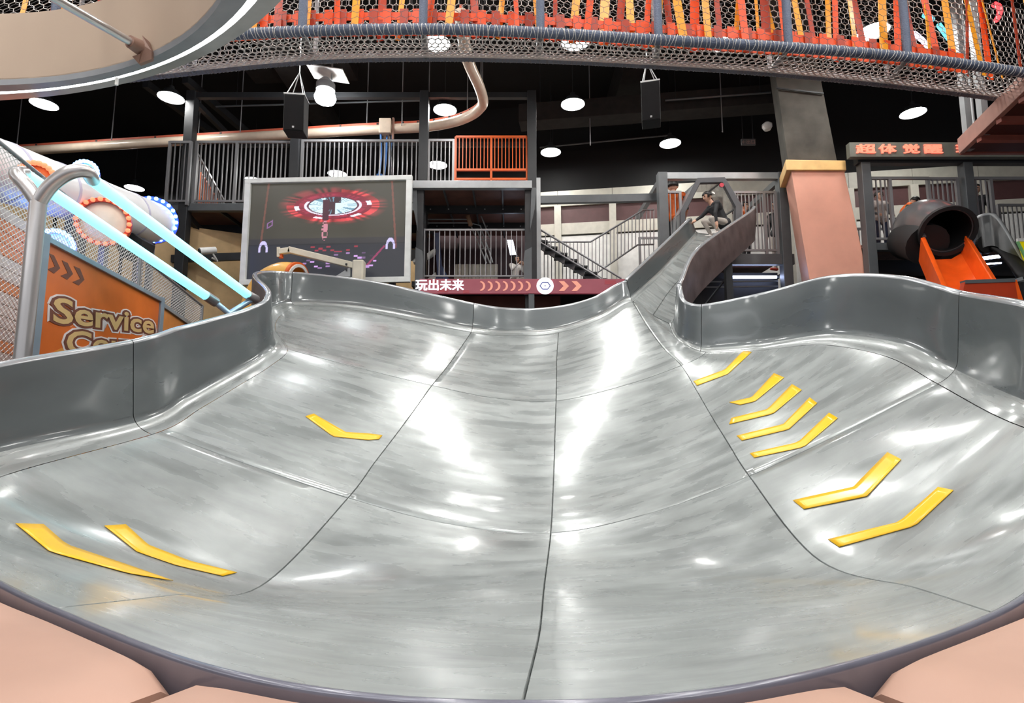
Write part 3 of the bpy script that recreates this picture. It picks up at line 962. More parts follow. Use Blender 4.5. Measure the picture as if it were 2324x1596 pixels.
# tubular ride frame
rd = thing('ride_frame', U(1090, 600, LY - 0.4), 'grey tubular ride frame with tan headrest under the deck', 'ride frame')
YR = LY - 0.4
for pts in ([(965, 486), (1085, 486), (1092, 490), (1112, 540)], [(965, 498), (1062, 498)], [(965, 506), (1066, 506), (1090, 512), (1118, 596)],
            [(1070, 515), (1104, 598)], [(1082, 520), (1112, 598)]):
    MB().tube([U(x, y, YR + i * 0.02) for i, (x, y) in enumerate(pts)], 0.016, 8).build('tube', M_LGREY, rd, smooth=40)
for y in (522, 543, 565):
    MB().tube([U(1072 + (y - 515) * .42, y, YR), U(1100 + (y - 515) * .3, y, YR)], 0.012, 6).build('rung', M_LGREY, rd)
MB().tube([U(1062, 490, YR - 0.05), U(1068, 512, YR - 0.05)], [0.045, 0.05], 10).build('headrest', mat('tan_foam', (0.5, 0.3, 0.18), 0.6), rd, smooth=50)
# white glowing light box
o = MB().prism([U(1151, 545, LY), U(1164, 545, LY), U(1171, 577, LY), U(1158, 578, LY)], (0, 0.04, 0)).build('light_box', mat('light_box_glow', (1, 1, 1), 0.4, emit=(0.75, 0.82, 1.0), estr=7))
tag(o, 'tilted glowing white light box on the lounge back wall', 'light')

# ---- screen
SY = 10.35
cs = [U(561, 412, SY), U(937, 404, SY - 0.05), U(926, 646, SY - 0.05), U(551, 655, SY)]
sx = (cs[1] - cs[0]).normalized(); sz = V(0, 0, 1); sn = sx.cross(sz).normalized()    # sn points away from viewer? fixed below
if sn.y > 0: sn = -sn
SCW = (cs[1] - cs[0]).length; SCT = (cs[0].z + cs[1].z) / 2; SCB = SCT - 2.04
O0 = V(cs[0].x, cs[0].y, SCB)
scr = thing('video_screen', (O0 + sx * SCW / 2), 'large framed video screen showing a red glowing ring scene', 'screen')
def sp(u, w, off=0.0): return O0 + sx * (u * SCW) + V(0, 0, w * (SCT - SCB)) + sn * off
M_FRAME = mat('screen_frame', (0.72, 0.75, 0.74), 0.35)
fw = 0.034
for nm, (u0, u1, w0, w1) in (('frame_bar', (0, 1, 1 - 0.045, 1)), ('frame_bar', (0, 1, 0, 0.05)), ('frame_bar', (0, fw, 0.05, 0.955)), ('frame_bar', (1 - fw, 1, 0.05, 0.955))):
    b = MB(); b.prism([sp(u0, w0), sp(u1, w0), sp(u1, w1), sp(u0, w1)], sn * 0.09); b.build(nm, M_FRAME, scr, bevel=0.006)
b = MB(); b.prism([sp(0.02, 0.02), sp(0.98, 0.02), sp(0.98, 0.98), sp(0.02, 0.98)], -sn * 0.12); b.build('housing', M_STEEL, scr)
NU, NV = 300, 190
b = MB()
b.grid([[sp(fw + (1 - 2 * fw) * i / NU, 0.05 + 0.905 * j / NV, 0.03) for i in range(NU + 1)] for j in range(NV + 1)])
def screen_col(u, v):                              # the moving picture: u right, v up, 0..1
    rnd = random.Random(int(u * 40) * 131 + int(v * 60) * 17)
    base = np.array([0.042, 0.040, 0.030]) if v > 0.42 else (np.array([0.026, 0.026, 0.029]) if v > 0.36 else np.array([0.016, 0.019, 0.027]))
    c = base * (1.0 + 0.25 * (0.5 - abs(u - 0.5)))
    x, y = (u - 0.53) / 0.5, (v - 0.755) / 0.5
    r = math.hypot(x, y * 1.75)
    a = math.atan2(y * 1.75, x)
    nz = 0.5 + 0.5 * math.sin(a * 23 + math.sin(a * 7) * 3)
    if r < 0.31:
        c = np.array([0.65, 0.85, 0.95]) if (abs(x + 0.02) > 0.05 and (abs(x) > 0.10 or y < 0.05)) else np.array([0.05, 0.02, 0.03])
        if nz > 0.85 and r > 0.15: c = np.array([0.15, 0.3, 0.4])
    elif r < 0.335: c = np.array([0.1, 0.02, 0.04])
    elif r < 0.37: c = np.array([0.75, 0.7, 0.85]) if y < 0.1 else np.array([0.25, 0.02, 0.05])
    elif r < 0.44: c = np.array([0.30, 0.02, 0.05]) * (0.6 + 0.6 * nz)
    elif r < 0.50: c = np.array([0.8, 0.75, 0.9]) if math.sin(a * 6 + 0.6) > 0.55 and y < 0.12 else np.array([0.20, 0.01, 0.03])
    elif r < 0.60: c = np.array([0.75, 0.07, 0.08]) * (0.25 + 0.75 * nz) if (y < 0.02 or x > 0.1) else np.array([0.22, 0.02, 0.03]) * nz + base * 0.6
    elif r < 0.72: c = base + np.array([0.30, 0.02, 0.03]) * (0.72 - r) * 6 * nz
    if abs(u - 0.075 - 0.05 * (v - 0.3)) < 0.006 and v > 0.3: c = base + np.array([0.10, 0.02, 0.015])
    if abs(u - 0.925 - 0.0 * v + 0.05 * (v - .6)) < 0.006 and v > 0.3: c = base + np.array([0.12, 0.02, 0.015])
    for (cx, cy) in ((0.095, 0.30), (0.905, 0.31)):            # pale crescents
        q = math.hypot((u - cx) / 0.030, (v - cy) / 0.10)
        if 0.6 < q < 1.0 and v > cy - 0.02: c = np.array([0.55, 0.50, 0.85])
    q = math.hypot((u - 0.483) / 0.02, (v - 0.50) / 0.11)
    if q < 1 and rnd.random() > 0.45 and v < 0.6: c = np.array([0.55, 0.22, 0.28])
    if abs(u - 0.485) < 0.02 and 0.6 < v < 0.82: c = np.array([0.06, 0.015, 0.03])
    if 0.10 < v < 0.27 and 0.35 < u < 0.82 and rnd.random() > 0.90: c = np.array([0.35, 0.2, 0.45]) * rnd.random() * 2
    if 0.27 < v < 0.36 and 0.3 < u < 0.7 and rnd.random() > 0.90: c = np.array([0.30, 0.03, 0.05])
    if abs((u - 0.76) - (v - 0.13) * 0.55) < 0.008 and 0.13 < v < 0.33: c = np.array([0.25, 0.03, 0.10])
    if 0.11 < u < 0.15 and abs(v - 0.57 - (u - .13)) < 0.03 and (abs(v - 0.57 - (u - .13)) > 0.018 or abs(u - .13) > .012): c = np.array([0.25, 0.12, 0.3])
    if v < 0.36 and abs(v - 0.355) < 0.006: c = c * 0.6
    return c
m = bpy.data.materials.new('video_picture'); m.use_nodes = True
nt = m.node_tree; bs = nt.nodes['Principled BSDF']
at = nt.nodes.new('ShaderNodeAttribute'); at.attribute_name = 'picture'
bs.inputs['Base Color'].default_value = (0.02, 0.02, 0.02, 1); bs.inputs['Roughness'].default_value = 0.35
nt.links.new(at.outputs['Color'], bs.inputs['Emission Color']); bs.inputs['Emission Strength'].default_value = 1.0
o = b.build('picture', m, scr, fix=False)
ca = o.data.color_attributes.new('picture', 'FLOAT_COLOR', 'POINT')
cols = []
for j in range(NV + 1):
    for i in range(NU + 1):
        c = screen_col(i / NU, j / NV); cols += [c[0], c[1], c[2], 1]
ca.data.foreach_set('color', cols)
for px in (600, 890):
    p = U(px, 640, SY + 0.3)
    MB().box2((p.x - 0.05, p.y - 0.05, 0), (p.x + 0.05, p.y + 0.05, SCB + 0.8)).build('leg', M_STEEL, scr)
# ------------------------------------------------------------------ stairs between the platforms
YC = 11.4
o = MB().bar(U(1212, 455, YA), U(1497, 449, YA + 0.15), 0.1, 0.17).build('cross_beam', M_GREY, bevel=0.008)
tag(o, 'grey steel beam spanning between the two platforms above the stairs', 'beam')
o = vpost(None, 1222, 500, YA - 0.05, zat(405, YA - 0.05), 0.09, m=M_LGREY, name='thin_post')
tag(o, 'pale thin steel post at the end of the steel beam', 'post')
def stair_rail(name, label, tops, bots, n, m=M_RAIL, r=0.022):
    t = thing(name, Vector(bots[0]), label, 'railing')
    T = [Vector(p) for p in tops]; B = [Vector(p) for p in bots]
    MB().tube(T, r, 8).build('handrail', m, t, smooth=40)
    MB().tube(B, r * 0.9, 8).build('lower_rail', m, t, smooth=40)
    def at(P, q):
        d = [0]
        for a, c in zip(P[:-1], P[1:]): d.append(d[-1] + abs(c.x - a.x))
        return V(*[float(np.interp(q * d[-1], d, [p[k] for p in P])) for k in range(3)])
    for i in range(n + 1):
        piece('baluster', m, at(B, i / n), at(T, i / n), 0.018, 0.018, t)
    return t
YF, YG = 12.0, 12.6
stair_rail('stair_railing', 'grey stair railing descending from the thin post towards the grey chute',
           [U(1217, 516, YF), U(1410, 632, YF)], [U(1217, 545, YF), U(1350, 625, YF), U(1410, 665, YF)], 18)
stair_rail('stair_railing', 'grey stair railing climbing with level landing to the upper platform',
           [U(1235, 549, YG), U(1340, 549, YG), U(1460, 477, YG), U(1484, 476, YG)], [U(1235, 640, YG), U(1325, 640, YG), U(1447, 556, YG), U(1484, 555, YG)], 30)
st = thing('staircase', V(U(1330, 600, 12.3).x, 12.3, 0), 'steel staircase with dark treads behind the stair railings', 'stairs')
a, c = U(1217, 548, 12.3), U(1440, 690, 12.3)
MB().bar(a, c, 0.05, 0.2).build('stringer', M_RAIL, st)
for i in range(10):
    p = a.lerp(c, (i + 0.5) / 10)
    MB().box2((p.x - 0.13, 12.05, p.z - 0.02), (p.x + 0.13, 12.55, p.z + 0.02)).build('tread', M_STEEL, st)
MB().box2((a.x - 0.2, 12.0, 0), (a.x - 0.05, 12.6, a.z)).build('landing_post', M_GREY, st)
MB().box2((c.x - 0.1, 12.2, 0), (c.x + 0.1, 12.4, c.z)).build('landing_post', M_GREY, st)

# ------------------------------------------------------------------ slide platform on the right
ZP = zat(578, YC)
SPF = thing('slide_platform', (U(1640, 580, YC).x, YC, 0), 'grey steel portal platform at the top of the bowl slide', 'platform')
for px, w in ((1505, 0.19), (1778, 0.19)):
    vpost(SPF, px, 500, YC, zat(394, YC), w, m=M_GREY)
xa, xb = U(1505, 400, YC).x, U(1778, 400, YC).x
MB().bar((xa, YC, zat(401, YC)), (xb, YC, zat(401, YC)), 0.12, 0.14).build('top_beam', M_LGREY, SPF, bevel=0.006)
MB().box2((xa - 0.1, YC - 0.06, ZP - 0.22), (xb + 0.1, YC + 0.06, ZP)).build('edge_beam', M_GREY, SPF, bevel=0.006)
for k in range(3):
    a = xa + (xb - xa) * k / 3; c = xa + (xb - xa) * (k + 1) / 3
    MB().box2((a, YC + 0.06, ZP - 0.06), (c - 0.01, YC + 2.4, ZP)).build('deck_panel', M_DECK, SPF)
MB().box2((xa - 0.1, YC + 2.4, ZP - 0.22), (xb + 0.1, YC + 2.5, ZP)).build('edge_beam', M_STEEL, SPF)
for px in (1505, 1778):
    vpost(SPF, px, 500, YC + 2.4, ZP, 0.16)
    p = U(px, 400, YC)
    MB().bar((p.x, YC, zat(401, YC)), (p.x, YC + 2.4, zat(401, YC)), 0.1, 0.12).build('side_beam', M_GREY, SPF)
railing('guard_railing', 'grey baluster railing behind the chute up to the pink column', V(U(1672, 578, YC).x, YC + 0.0, ZP), V(U(1766, 578, YC).x, YC, ZP), 11, zat(437, YC) - ZP, w=0.02, posts=(8,))
railing('guard_railing', 'grey baluster railing at the portal post beside the orange vest', V(U(1514, 578, YC + 0.1).x, YC + 0.1, ZP), V(U(1548, 578, YC + 0.1).x, YC + 0.1, ZP), 3, zat(432, YC) - ZP, w=0.02)
railing('guard_railing', 'grey baluster railing along the back of the slide platform', V(xa, YC + 2.3, ZP), V(xb, YC + 2.3, ZP), 22, 1.1, w=0.02)

# hexagonal hood over the slide start
YH = 11.15
hd = thing('slide_hood', U(1615, 560, YH), 'dark grey hexagonal hood with clear panels over the slide start', 'hood')
OUT = [(1583, 404), (1645, 402), (1684, 466), (1680, 560), (1546, 556), (1545, 480)]
INN = [(1590, 415), (1640, 414), (1670, 470), (1668, 556), (1556, 552), (1556, 482)]
dep = V(-0.05, 0.75, 0.05)
Po = [U(x, y, YH) for x, y in OUT]; Pi = [U(x, y, YH) for x, y in INN]
n = 6
b = MB()
ring = []
for P, off in ((Po, V(0, 0, 0)), (Pi, V(0, 0, 0)), (Pi, V(0, 0.1, 0)), (Po, V(0, 0.1, 0)), (Po, V(0, 0, 0))):
    ring.append([p + off for p in P])
b.grid(ring, closed_u=True)
b.build('front_frame', mat('hood_grey', (0.075, 0.08, 0.09), 0.45), hd, bevel=0.012)
M_CLEAR = mat('clear_panel', (0.55, 0.53, 0.48), 0.08, var=0.5, scale=3.5, alpha=0.45, coat=0.5)
for i in (0, 1, 5, 4):
    j = (i + 1) % n
    pts = [Po[i].lerp(Pi[i], .5) + V(0, 0.1, 0), Po[j].lerp(Pi[j], .5) + V(0, 0.1, 0), Po[j].lerp(Pi[j], .5) + dep, Po[i].lerp(Pi[i], .5) + dep]
    nn = (pts[1] - pts[0]).cross(pts[2] - pts[0]).normalized()
    bb = MB(); bb.prism(pts, nn * 0.02)
    bb.build('hood_panel', M_CLEAR if i in (0, 1) else M_LGREY, hd)
for i in (0, 1, 2, 5):
    q = Po[i].lerp(Pi[i], .5)
    piece('edge_bar', M_GREY, q + V(0, 0.05, 0), q + dep, 0.03, 0.03, hd)
b = MB(); p = U(1637, 421, YH - 0.02); b.lathe([(0, 0), (0.045, 0), (0.045, 0.03), (0, 0.03)], Matrix.Translation(p) @ Matrix.Rotation(math.pi / 2, 4, 'X'), 12)
b.build('red_button', mat('red_plastic', (0.5, 0.03, 0.06), 0.4), hd)

# blue-white tube light and dark struts below the platform
def tube_light(name, label, a, c, r=0.03, col=(0.55, 0.65, 1.0), s=14):
    t = thing(name, (Vector(a) + Vector(c)) / 2, label, 'light')
    MB().tube([a, c], r, 10).build('tube', mat('led_bluewhite', (0.8, 0.85, 1), 0.4, emit=col, estr=s), t, smooth=50)
    d = (Vector(c) - Vector(a)).normalized() * 0.05
    MB().tube([Vector(a) - d, a], r * 1.3, 10).build('end_cap', M_STEEL, t)
    MB().tube([c, Vector(c) + d], r * 1.3, 10).build('end_cap', M_STEEL, t)
    for e_ in (Vector(a) - d, Vector(c) + d): MB().bar(e_, e_ + V(0, 0.45, 0), 0.02, 0.02).build('wall_bracket', M_STEEL, t)
    return t
tube_light('tube_light', 'blue-white tube light under the slide platform', U(1660, 629, YC + 0.3), U(1762, 629, YC + 0.3))
tube_light('tube_light', 'upright blue-white tube light beside the pink column', U(1783, 622, YC + 0.1), U(1785, 650, YC + 0.1), 0.02)
MB_ = MB(); MB_.box2((xa, YC + 0.5, 0), (xb, YC + 0.6, ZP - 0.25))
MB_.build('back_panel', M_BLACK, SPF)
for a, c in (((1600, 690), (1645, 635)),):
    o = MB().bar(U(1590, 705, YC - 0.3), U(1651, 628, 10.25), 0.03, 0.03).build('diagonal_brace', M_GREY); tag(o, 'thin grey diagonal brace under the chute', 'brace')
for y in (640, 652):
    o = MB().bar(U(1600, y, YC + 0.2), U(1765, y - 2, YC + 0.2), 0.02, 0.03).build('cable_tray', M_GREY)
    tag(o, 'thin grey bar just below the blue-white tube light' if y == 640 else 'lower thin grey bar under the slide platform above the slide rim', 'bar')

# ------------------------------------------------------------------ the leaning column
YD = 10.4
cl = thing('leaning_column', (U(1930, 700, YD).x, YD, 0), 'leaning column, concrete above and pink cladding with yellow cap below', 'column')
def quad_prism(top, bot, Yt, Yb, ext, depth, side):
    tl, tr = U(*top[0], Yt), U(*top[1], Yt)
    bl, br = U(*bot[0], Yb), U(*bot[1], Yb)
    if ext:                                      # carry the lean down to the floor
        k = tl.z / (tl.z - bl.z) if ext == 'floor' else ext
        bl = tl + (bl - tl) * k; br = tr + (br - tr) * k
    d = V(side, depth, 0)
    b = MB()
    vs = [tl, tr, br, bl, tl + d, tr + d, br + d, bl + d]
    b.add(vs, [(0, 1, 2, 3), (4, 7, 6, 5), (0, 4, 5, 1), (3, 2, 6, 7), (0, 3, 7, 4), (1, 5, 6, 2)])
    return b
M_CLAD = mat('pink_cladding', (0.76, 0.38, 0.28), 0.45, var=0.08, scale=2)
quad_prism([(1795, 384), (1915, 384)], [(1838, 640), (1966, 612)], YD, YD, 'floor', 0.72, 0.24).build('cladding', M_CLAD, cl, bevel=0.01)
quad_prism([(1783, 362), (1919, 364)], [(1785, 386), (1921, 386)], YD - 0.05, YD - 0.05, 0, 0.84, 0.27).build('cap', mat('yellow_cap', (0.85, 0.55, 0.22), 0.45), cl, bevel=0.01)
tl, tr = U(1764, 195, YD + 0.2), U(1866, 195, YD + 0.2)
bl, br = U(1789, 372, YD + 0.2), U(1901, 372, YD + 0.2)
k = (CZ - bl.z) / (tl.z - bl.z)
tl2, tr2 = bl + (tl - bl) * k, br + (tr - br) * k
b = MB(); d = V(0.14, 0.5, 0)
b.add([tl2, tr2, br, bl, tl2 + d, tr2 + d, br + d, bl + d], [(0, 1, 2, 3), (4, 7, 6, 5), (0, 4, 5, 1), (3, 2, 6, 7), (0, 3, 7, 4), (1, 5, 6, 2)])
b.build('concrete_shaft', M_CONC, cl, bevel=0.01)
b = MB(); b.bar(U(1762, 200, YD + 0.15), U(1869, 212, YD + 0.15), 0.02, 0.03); b.build('joint_strip', M_STEEL, cl)

# ------------------------------------------------------------------ right-hand structure
YE = 10.3
ZE = zat(553, YE)
RS = thing('slide_tower', (U(2080, 560, YE).x, YE, 0), 'grey steel tower with railings carrying the tube slide', 'platform')
vpost(RS, 1967, 480, YE, zat(372, YE), 0.17, m=M_GREY)
vpost(RS, 2196, 440, YE, zat(372, YE), 0.17, m=M_GREY)
xa, xb = U(1948, 365, YE).x, U(2400, 365, YE).x
MB().bar((xa - 0.05, YE, zat(366, YE)), (xb, YE, zat(366, YE)), 0.14, 0.13).build('top_beam', M_STEEL, RS)
MB().bar((U(1975, 358, YE).x, YE - 0.1, zat(358, YE - .1)), (xb, YE - 0.1, zat(358, YE - .1)), 0.03, 0.05).build('trim_bar', M_LGREY, RS)
MB().box2((xa, YE - 0.06, ZE - 0.14), (xb, YE + 0.06, ZE)).build('edge_beam', M_GREY, RS, bevel=0.006)
for k in range(4):
    a = xa + (xb - xa) * k / 4; c = xa + (xb - xa) * (k + 1) / 4
    MB().box2((a, YE + 0.06, ZE - 0.06), (c - 0.01, YE + 2.2, ZE)).build('deck_panel', M_DECK, RS)
for px in (1967, 2420):
    vpost(RS, px, 480, YE + 2.2, ZE, 0.17)
for k in range(4):
    MB().bar((xa, YE + 0.3, ZE - 0.5 - 0.3 * k), (xb, YE + 0.3, ZE - 0.5 - 0.3 * k), 0.05, 0.08).build('lower_bar', M_BEAM, RS)
MB().box2((xa, YE + 0.4, 0), (xb, YE + 0.5, ZE - 0.2)).build('dark_panel', M_BLACK, RS)
hE = zat(405, YE) - ZE
railing('guard_railing', 'grey baluster railing beside the tube slide in front of the seated person', V(U(1978, 553, YE).x, YE, ZE), V(U(2030, 553, YE).x, YE, ZE), 5, hE, w=0.022)
t = railing('guard_railing', 'grey baluster railing above the tube slide hood', V(U(2120, 553, YE).x, YE + 0.02, ZE), V(U(2186, 553, YE).x, YE + 0.02, ZE), 6, hE, w=0.022)
railing('guard_railing', 'grey baluster railing between the tower post and the black slide', V(U(2206, 553, YE).x, YE, ZE), V(U(2262, 553, YE).x, YE, ZE), 5, hE, w=0.022)
piece('top_rail', M_RAIL, V(U(2030, 553, YE).x, YE, ZE + hE), V(U(2120, 553, YE).x, YE, ZE + hE), 0.05, 0.05, RS)
piece('top_rail', M_RAIL, V(U(2262, 553, YE).x, YE, ZE + hE), V(U(2420, 553, YE).x, YE, ZE + hE), 0.05, 0.05, RS)
railing('guard_railing', 'slim railing at the back of the slide tower', V(xa, YE + 2.1, ZE), V(xb, YE + 2.1, ZE), 40, 1.0, w=0.018)
# sign above
SB = thing('fascia_sign', U(2060, 340, YE - 0.15), 'grey-green fascia sign with red-orange characters', 'sign')
ys = YE - 0.2
MB().box2((U(1929, 340, ys).x, ys, zat(356, ys)), (U(2420, 340, ys).x, ys + 0.12, zat(323, ys))).build('board', mat('sign_green', (0.16, 0.17, 0.145), 0.5), SB, bevel=0.006)
for ch, px, w in (('超', 1943, 50), ('体', 1995, 44), ('觉', 2049, 44), ('醒', 2097, 48), ('玩', 2170, 48)):
    me = thicken(text_mesh(ch, 0.24, mat('red_letter', (0.85, 0.20, 0.13), 0.4, emit=(1.0, 0.22, 0.14), estr=1.0), bold=0.0, depth=0.012), 0.010, 0.008)
    M = Matrix.Translation((U(px - 2, 348, ys).x, ys - 0.008, zat(347, ys))) @ Matrix.Rotation(math.pi / 2, 4, 'X') @ Matrix.Diagonal((w / 32.0, 0.78, 1, 1))
    text_obj('lettering', me, M, SB)

# tube slide: dark elbow, then orange trough
ts = thing('tube_slide', U(2130, 560, 9.6), 'dark moulded tube slide with open mouth and orange trough', 'slide')
M_DKPL = mat('dark_plastic', (0.10, 0.10, 0.105), 0.28, var=0.1, coat=0.4)
pc = [U(2088, 540, 10.3), U(2090, 515, 10.0), U(2106, 506, 9.65), U(2136, 516, 9.32), U(2150, 524, 9.12)]
path = smooth_path(pc, 6)
RT = 0.40
def arc_tube(path, r, t=0.03, a0=0, a1=2 * math.pi, n=28):
    b = MB(); G = []
    for i, p in enumerate(path):
        d = (path[min(i + 1, len(path) - 1)] - path[max(i - 1, 0)]).normalized()
        x = d.cross(V(0, 0, 1)).normalized(); z = x.cross(d)
        rr = r[i] if isinstance(r, list) else r
        G.append([p + (x * math.cos(a) + z * math.sin(a)) * rr for a in np.linspace(a0, a1, n)])
    Gi = []
    for i, p in enumerate(path):
        d = (path[min(i + 1, len(path) - 1)] - path[max(i - 1, 0)]).normalized()
        x = d.cross(V(0, 0, 1)).normalized(); z = x.cross(d)
        rr = (r[i] if isinstance(r, list) else r) - t
        Gi.append([p + (x * math.cos(a) + z * math.sin(a)) * rr for a in np.linspace(a0, a1, n)])
    b.grid(G); b.grid(Gi[::-1])
    b.grid([G[-1], Gi[-1]]); b.grid([Gi[0], G[0]])
    return b
rad = [RT + 0.05 - 0.08 * (i / (len(path) - 1)) for i in range(len(path))]
MB().lathe([(0, 0), (RT + 0.04, 0), (RT + 0.04, 0.04), (0, 0.04)], Matrix.Translation(path[0] + V(0, 0.02, 0)) @ Matrix.Rotation(math.pi / 2, 4, 'X'), 24).build('back_plate', M_BLACK, ts)
MB().lathe([(0, 0), (RT + 0.03, 0), (RT + 0.03, 0.03), (0, 0.03)], Matrix.Translation(path[1]) @ (path[1] - path[0]).normalized().to_track_quat('Z', 'Y').to_matrix().to_4x4(), 24).build('end_plate', M_BLACK, ts)
arc_tube(path, [r_ - 0.032 for r_ in rad], 0.004).build('dark_sleeve', M_BLACK, ts, smooth=50)  # black sleeve added to darken the inside of the tube
arc_tube(path, rad).build('hood', M_DKPL, ts, smooth=50)
arc_tube([path[-1] - (path[-1] - path[-2]).normalized() * 0.03, path[-1] + (path[-1] - path[-2]).normalized() * 0.05], RT + 0.015, 0.06).build('mouth_ring', M_BLACK, ts, smooth=50)
# flange where the hood meets the lower half
fl = smooth_path([U(2044, 500, 9.9), U(2056, 488, 9.85), U(2072, 494, 9.75), U(2086, 520, 9.5), U(2098, 537, 9.2)], 5)
MB().tube(fl, 0.028, 8).build('flange', M_DKPL, ts, smooth=50)
low = [U(2062, 548, 10.1), U(2070, 545, 9.9), U(2085, 548, 9.6), U(2105, 556, 9.35)]
MB().tube(smooth_path(low, 5), [0.34] * 16, 18).build('lower_shell', M_BLACK, ts, smooth=60)
M_OR2 = mat('orange_plastic', (0.90, 0.115, 0.012), 0.25, var=0.06, coat=0.4)
a0l, a0r = U(2098, 540, 9.15), U(2192, 537, 9.15)
a1l, a1r = U(2150, 655, 8.1), U(2262, 650, 8.1)
def trough(al, ar, cl_, cr_, h, wd, m, t, name='trough'):
    b = MB()
    rows = []
    for q in np.linspace(0, 1, 12):
        l = al.lerp(cl_, q); r = ar.lerp(cr_, q)
        x = (r - l).normalized(); dn = V(0, 0, -1) * h + V(0, 0.12, 0)
        rows.append([l - x * wd, l + V(0, 0, 0.012), l + x * wd * 0.3, l + x * wd * 0.6 + dn * 0.75, l + x * (wd + 0.12) + dn, r - x * (wd + 0.12) + dn, r - x * wd * 0.6 + dn * 0.75, r - x * wd * 0.3, r + V(0, 0, 0.012), r + x * wd,
                     r + x * wd * 0.6 + dn * 1.05, l - x * wd * 0.6 + dn * 1.05])
    b.grid(rows, closed_u=True)
    return b.build(name, m, t, smooth=35)
trough(a0l, a0r, a1l, a1r, 0.34, 0.06, M_OR2, ts)
for px in (2110, 2230):
    p = U(px, 600, 8.9)
    MB().box2((p.x - .05, 8.85, 0), (p.x + .05, 8.95, p.z - 0.1)).build('leg', M_STEEL, ts)
# orange end box
eb = thing('orange_bin', U(2245, 670, 8.0), 'deep orange-red box at the foot of the tube slide', 'box')
b = MB(); q = [U(2190, 640, 7.9), U(2303, 636, 7.9), U(2312, 690, 7.9), U(2180, 690, 7.9)]
b.prism(q, (0, 0.08, 0)); b.build('front_panel', mat('deep_orange', (0.42, 0.04, 0.01), 0.35, coat=0.3), eb)
MB().bar(q[0] + V(0, 0.04, 0), q[1] + V(0, 0.04, 0.0), 0.1, 0.05).build('rim', M_GREY, eb)
MB().bar(q[1] + V(0, 0.04, 0), q[2] + V(0.05, 0.04, 0), 0.07, 0.07).build('edge_strip', M_OR2, eb)
for x in (q[0].x + .1, q[1].x - .1):
    MB().box2((x - .05, 7.95, 0), (x + .05, 8.05, q[2].z + .1)).build('leg', M_STEEL, eb)

# black open slide at the right edge
bs_ = thing('black_slide', U(2280, 560, 9.0), 'dark grey rounded open slide beside the orange trough', 'slide')
M_DKS = mat('dark_slide', (0.075, 0.08, 0.082), 0.28, var=0.1, coat=0.3)
prof = [(2215, 520), (2216, 500), (2228, 490), (2248, 487), (2262, 494), (2280, 520), (2305, 565), (2330, 605)]
top = [U(x, y, 9.6 - i * 0.06) for i, (x, y) in enumerate(prof)]
top = smooth_path(top, 4)
b = MB(); G = [[p, p + V(0.03, 0.05, 0.0), p + V(0.03, 0.06, -0.9), p + V(0, 0, -0.9)] for p in top]
G2 = [[p, p + V(0.04, 0.07, 0.0), p + V(0.04, 0.07, -0.55), p + V(0, 0, -0.55)] for p in top]
b.grid(G2, closed_u=True)
b.build('side_shell', M_DKS, bs_, smooth=45)
MB().tube([p + V(0.02, 0.03, 0) for p in top], 0.04, 8).build('rim', M_LGREY, bs_, smooth=50)
bedl = [U(2225, 560, 9.7), U(2262, 575, 9.3), U(2310, 632, 8.6)]
bedr = [U(2262, 556, 9.7), U(2302, 585, 9.3), U(2360, 640, 8.6)]
b = MB(); b.grid([smooth_path(bedl, 6), smooth_path(bedr, 6)]); o = b.build('bed', M_BLACK, bs_, smooth=50)
o.modifiers.new('t', 'SOLIDIFY').thickness = 0.05
b = MB(); b.lathe([(0.0, 0), (0.16, 0), (0.16, 0.05), (0, 0.05)], Matrix.Translation(U(2234, 556, 9.55)) @ Matrix.Rotation(math.pi / 2, 4, 'X'), 20); b.build('end_plug', M_BLACK, bs_)
p = U(2320, 640, 8.6); MB().box2((p.x, 8.6, 0), (p.x + .1, 8.7, p.z)).build('leg', M_STEEL, bs_)
MB().bar(U(2236, 660, 8.55), U(2320, 632, 8.55), 0.03, 0.05).build('end_strip', M_LGREY, bs_)
tube_light('tube_light', 'thick blue-white tube light between the orange trough and black slide', U(2226, 587, 9.9), U(2268, 582, 9.9), 0.03)
tube_light('tube_light', 'thin blue-white tube light below the thick one at the black slide', U(2232, 600, 9.9), U(2272, 597, 9.9), 0.014)
# bright placard at the right edge
pl = thing('colour_placard', U(2322, 580, 9.4), 'yellow and green slanted placard with white edge on the railing', 'placard')
MB().prism([U(2311, 547, 9.0), U(2345, 547, 9.0), U(2345, 612, 9.0), U(2325, 588, 9.0)], (0, 0.03, 0)).build('panel', mat('placard_yellow', (0.85, 0.72, 0.0), 0.4, emit=(0.9, 0.75, 0), estr=0.2), pl)
MB().bar(U(2308, 545, 8.98), U(2345, 545, 8.98), 0.03, 0.05).build('edge', M_WHITE, pl)
MB().bar(U(2309, 548, 8.98), U(2330, 590, 8.98), 0.03, 0.03).build('side_edge', mat('placard_green', (0.25, 0.6, 0.25), 0.4), pl)
MB().bar(U(2340, 560, 9.05), U(2340, 560, 9.05) - V(0, 0, 3), 0.04, 0.04).build('stand', M_STEEL, pl)
railing('guard_railing', 'grey railing against the white wall panels beside the placard', V(U(2275, 560, 11.4).x, 11.4, zat(560, 11.4)), V(U(2400, 560, 11.4).x, 11.4, zat(560, 11.4)), 12, zat(466, 11.4) - zat(560, 11.4), w=0.02)
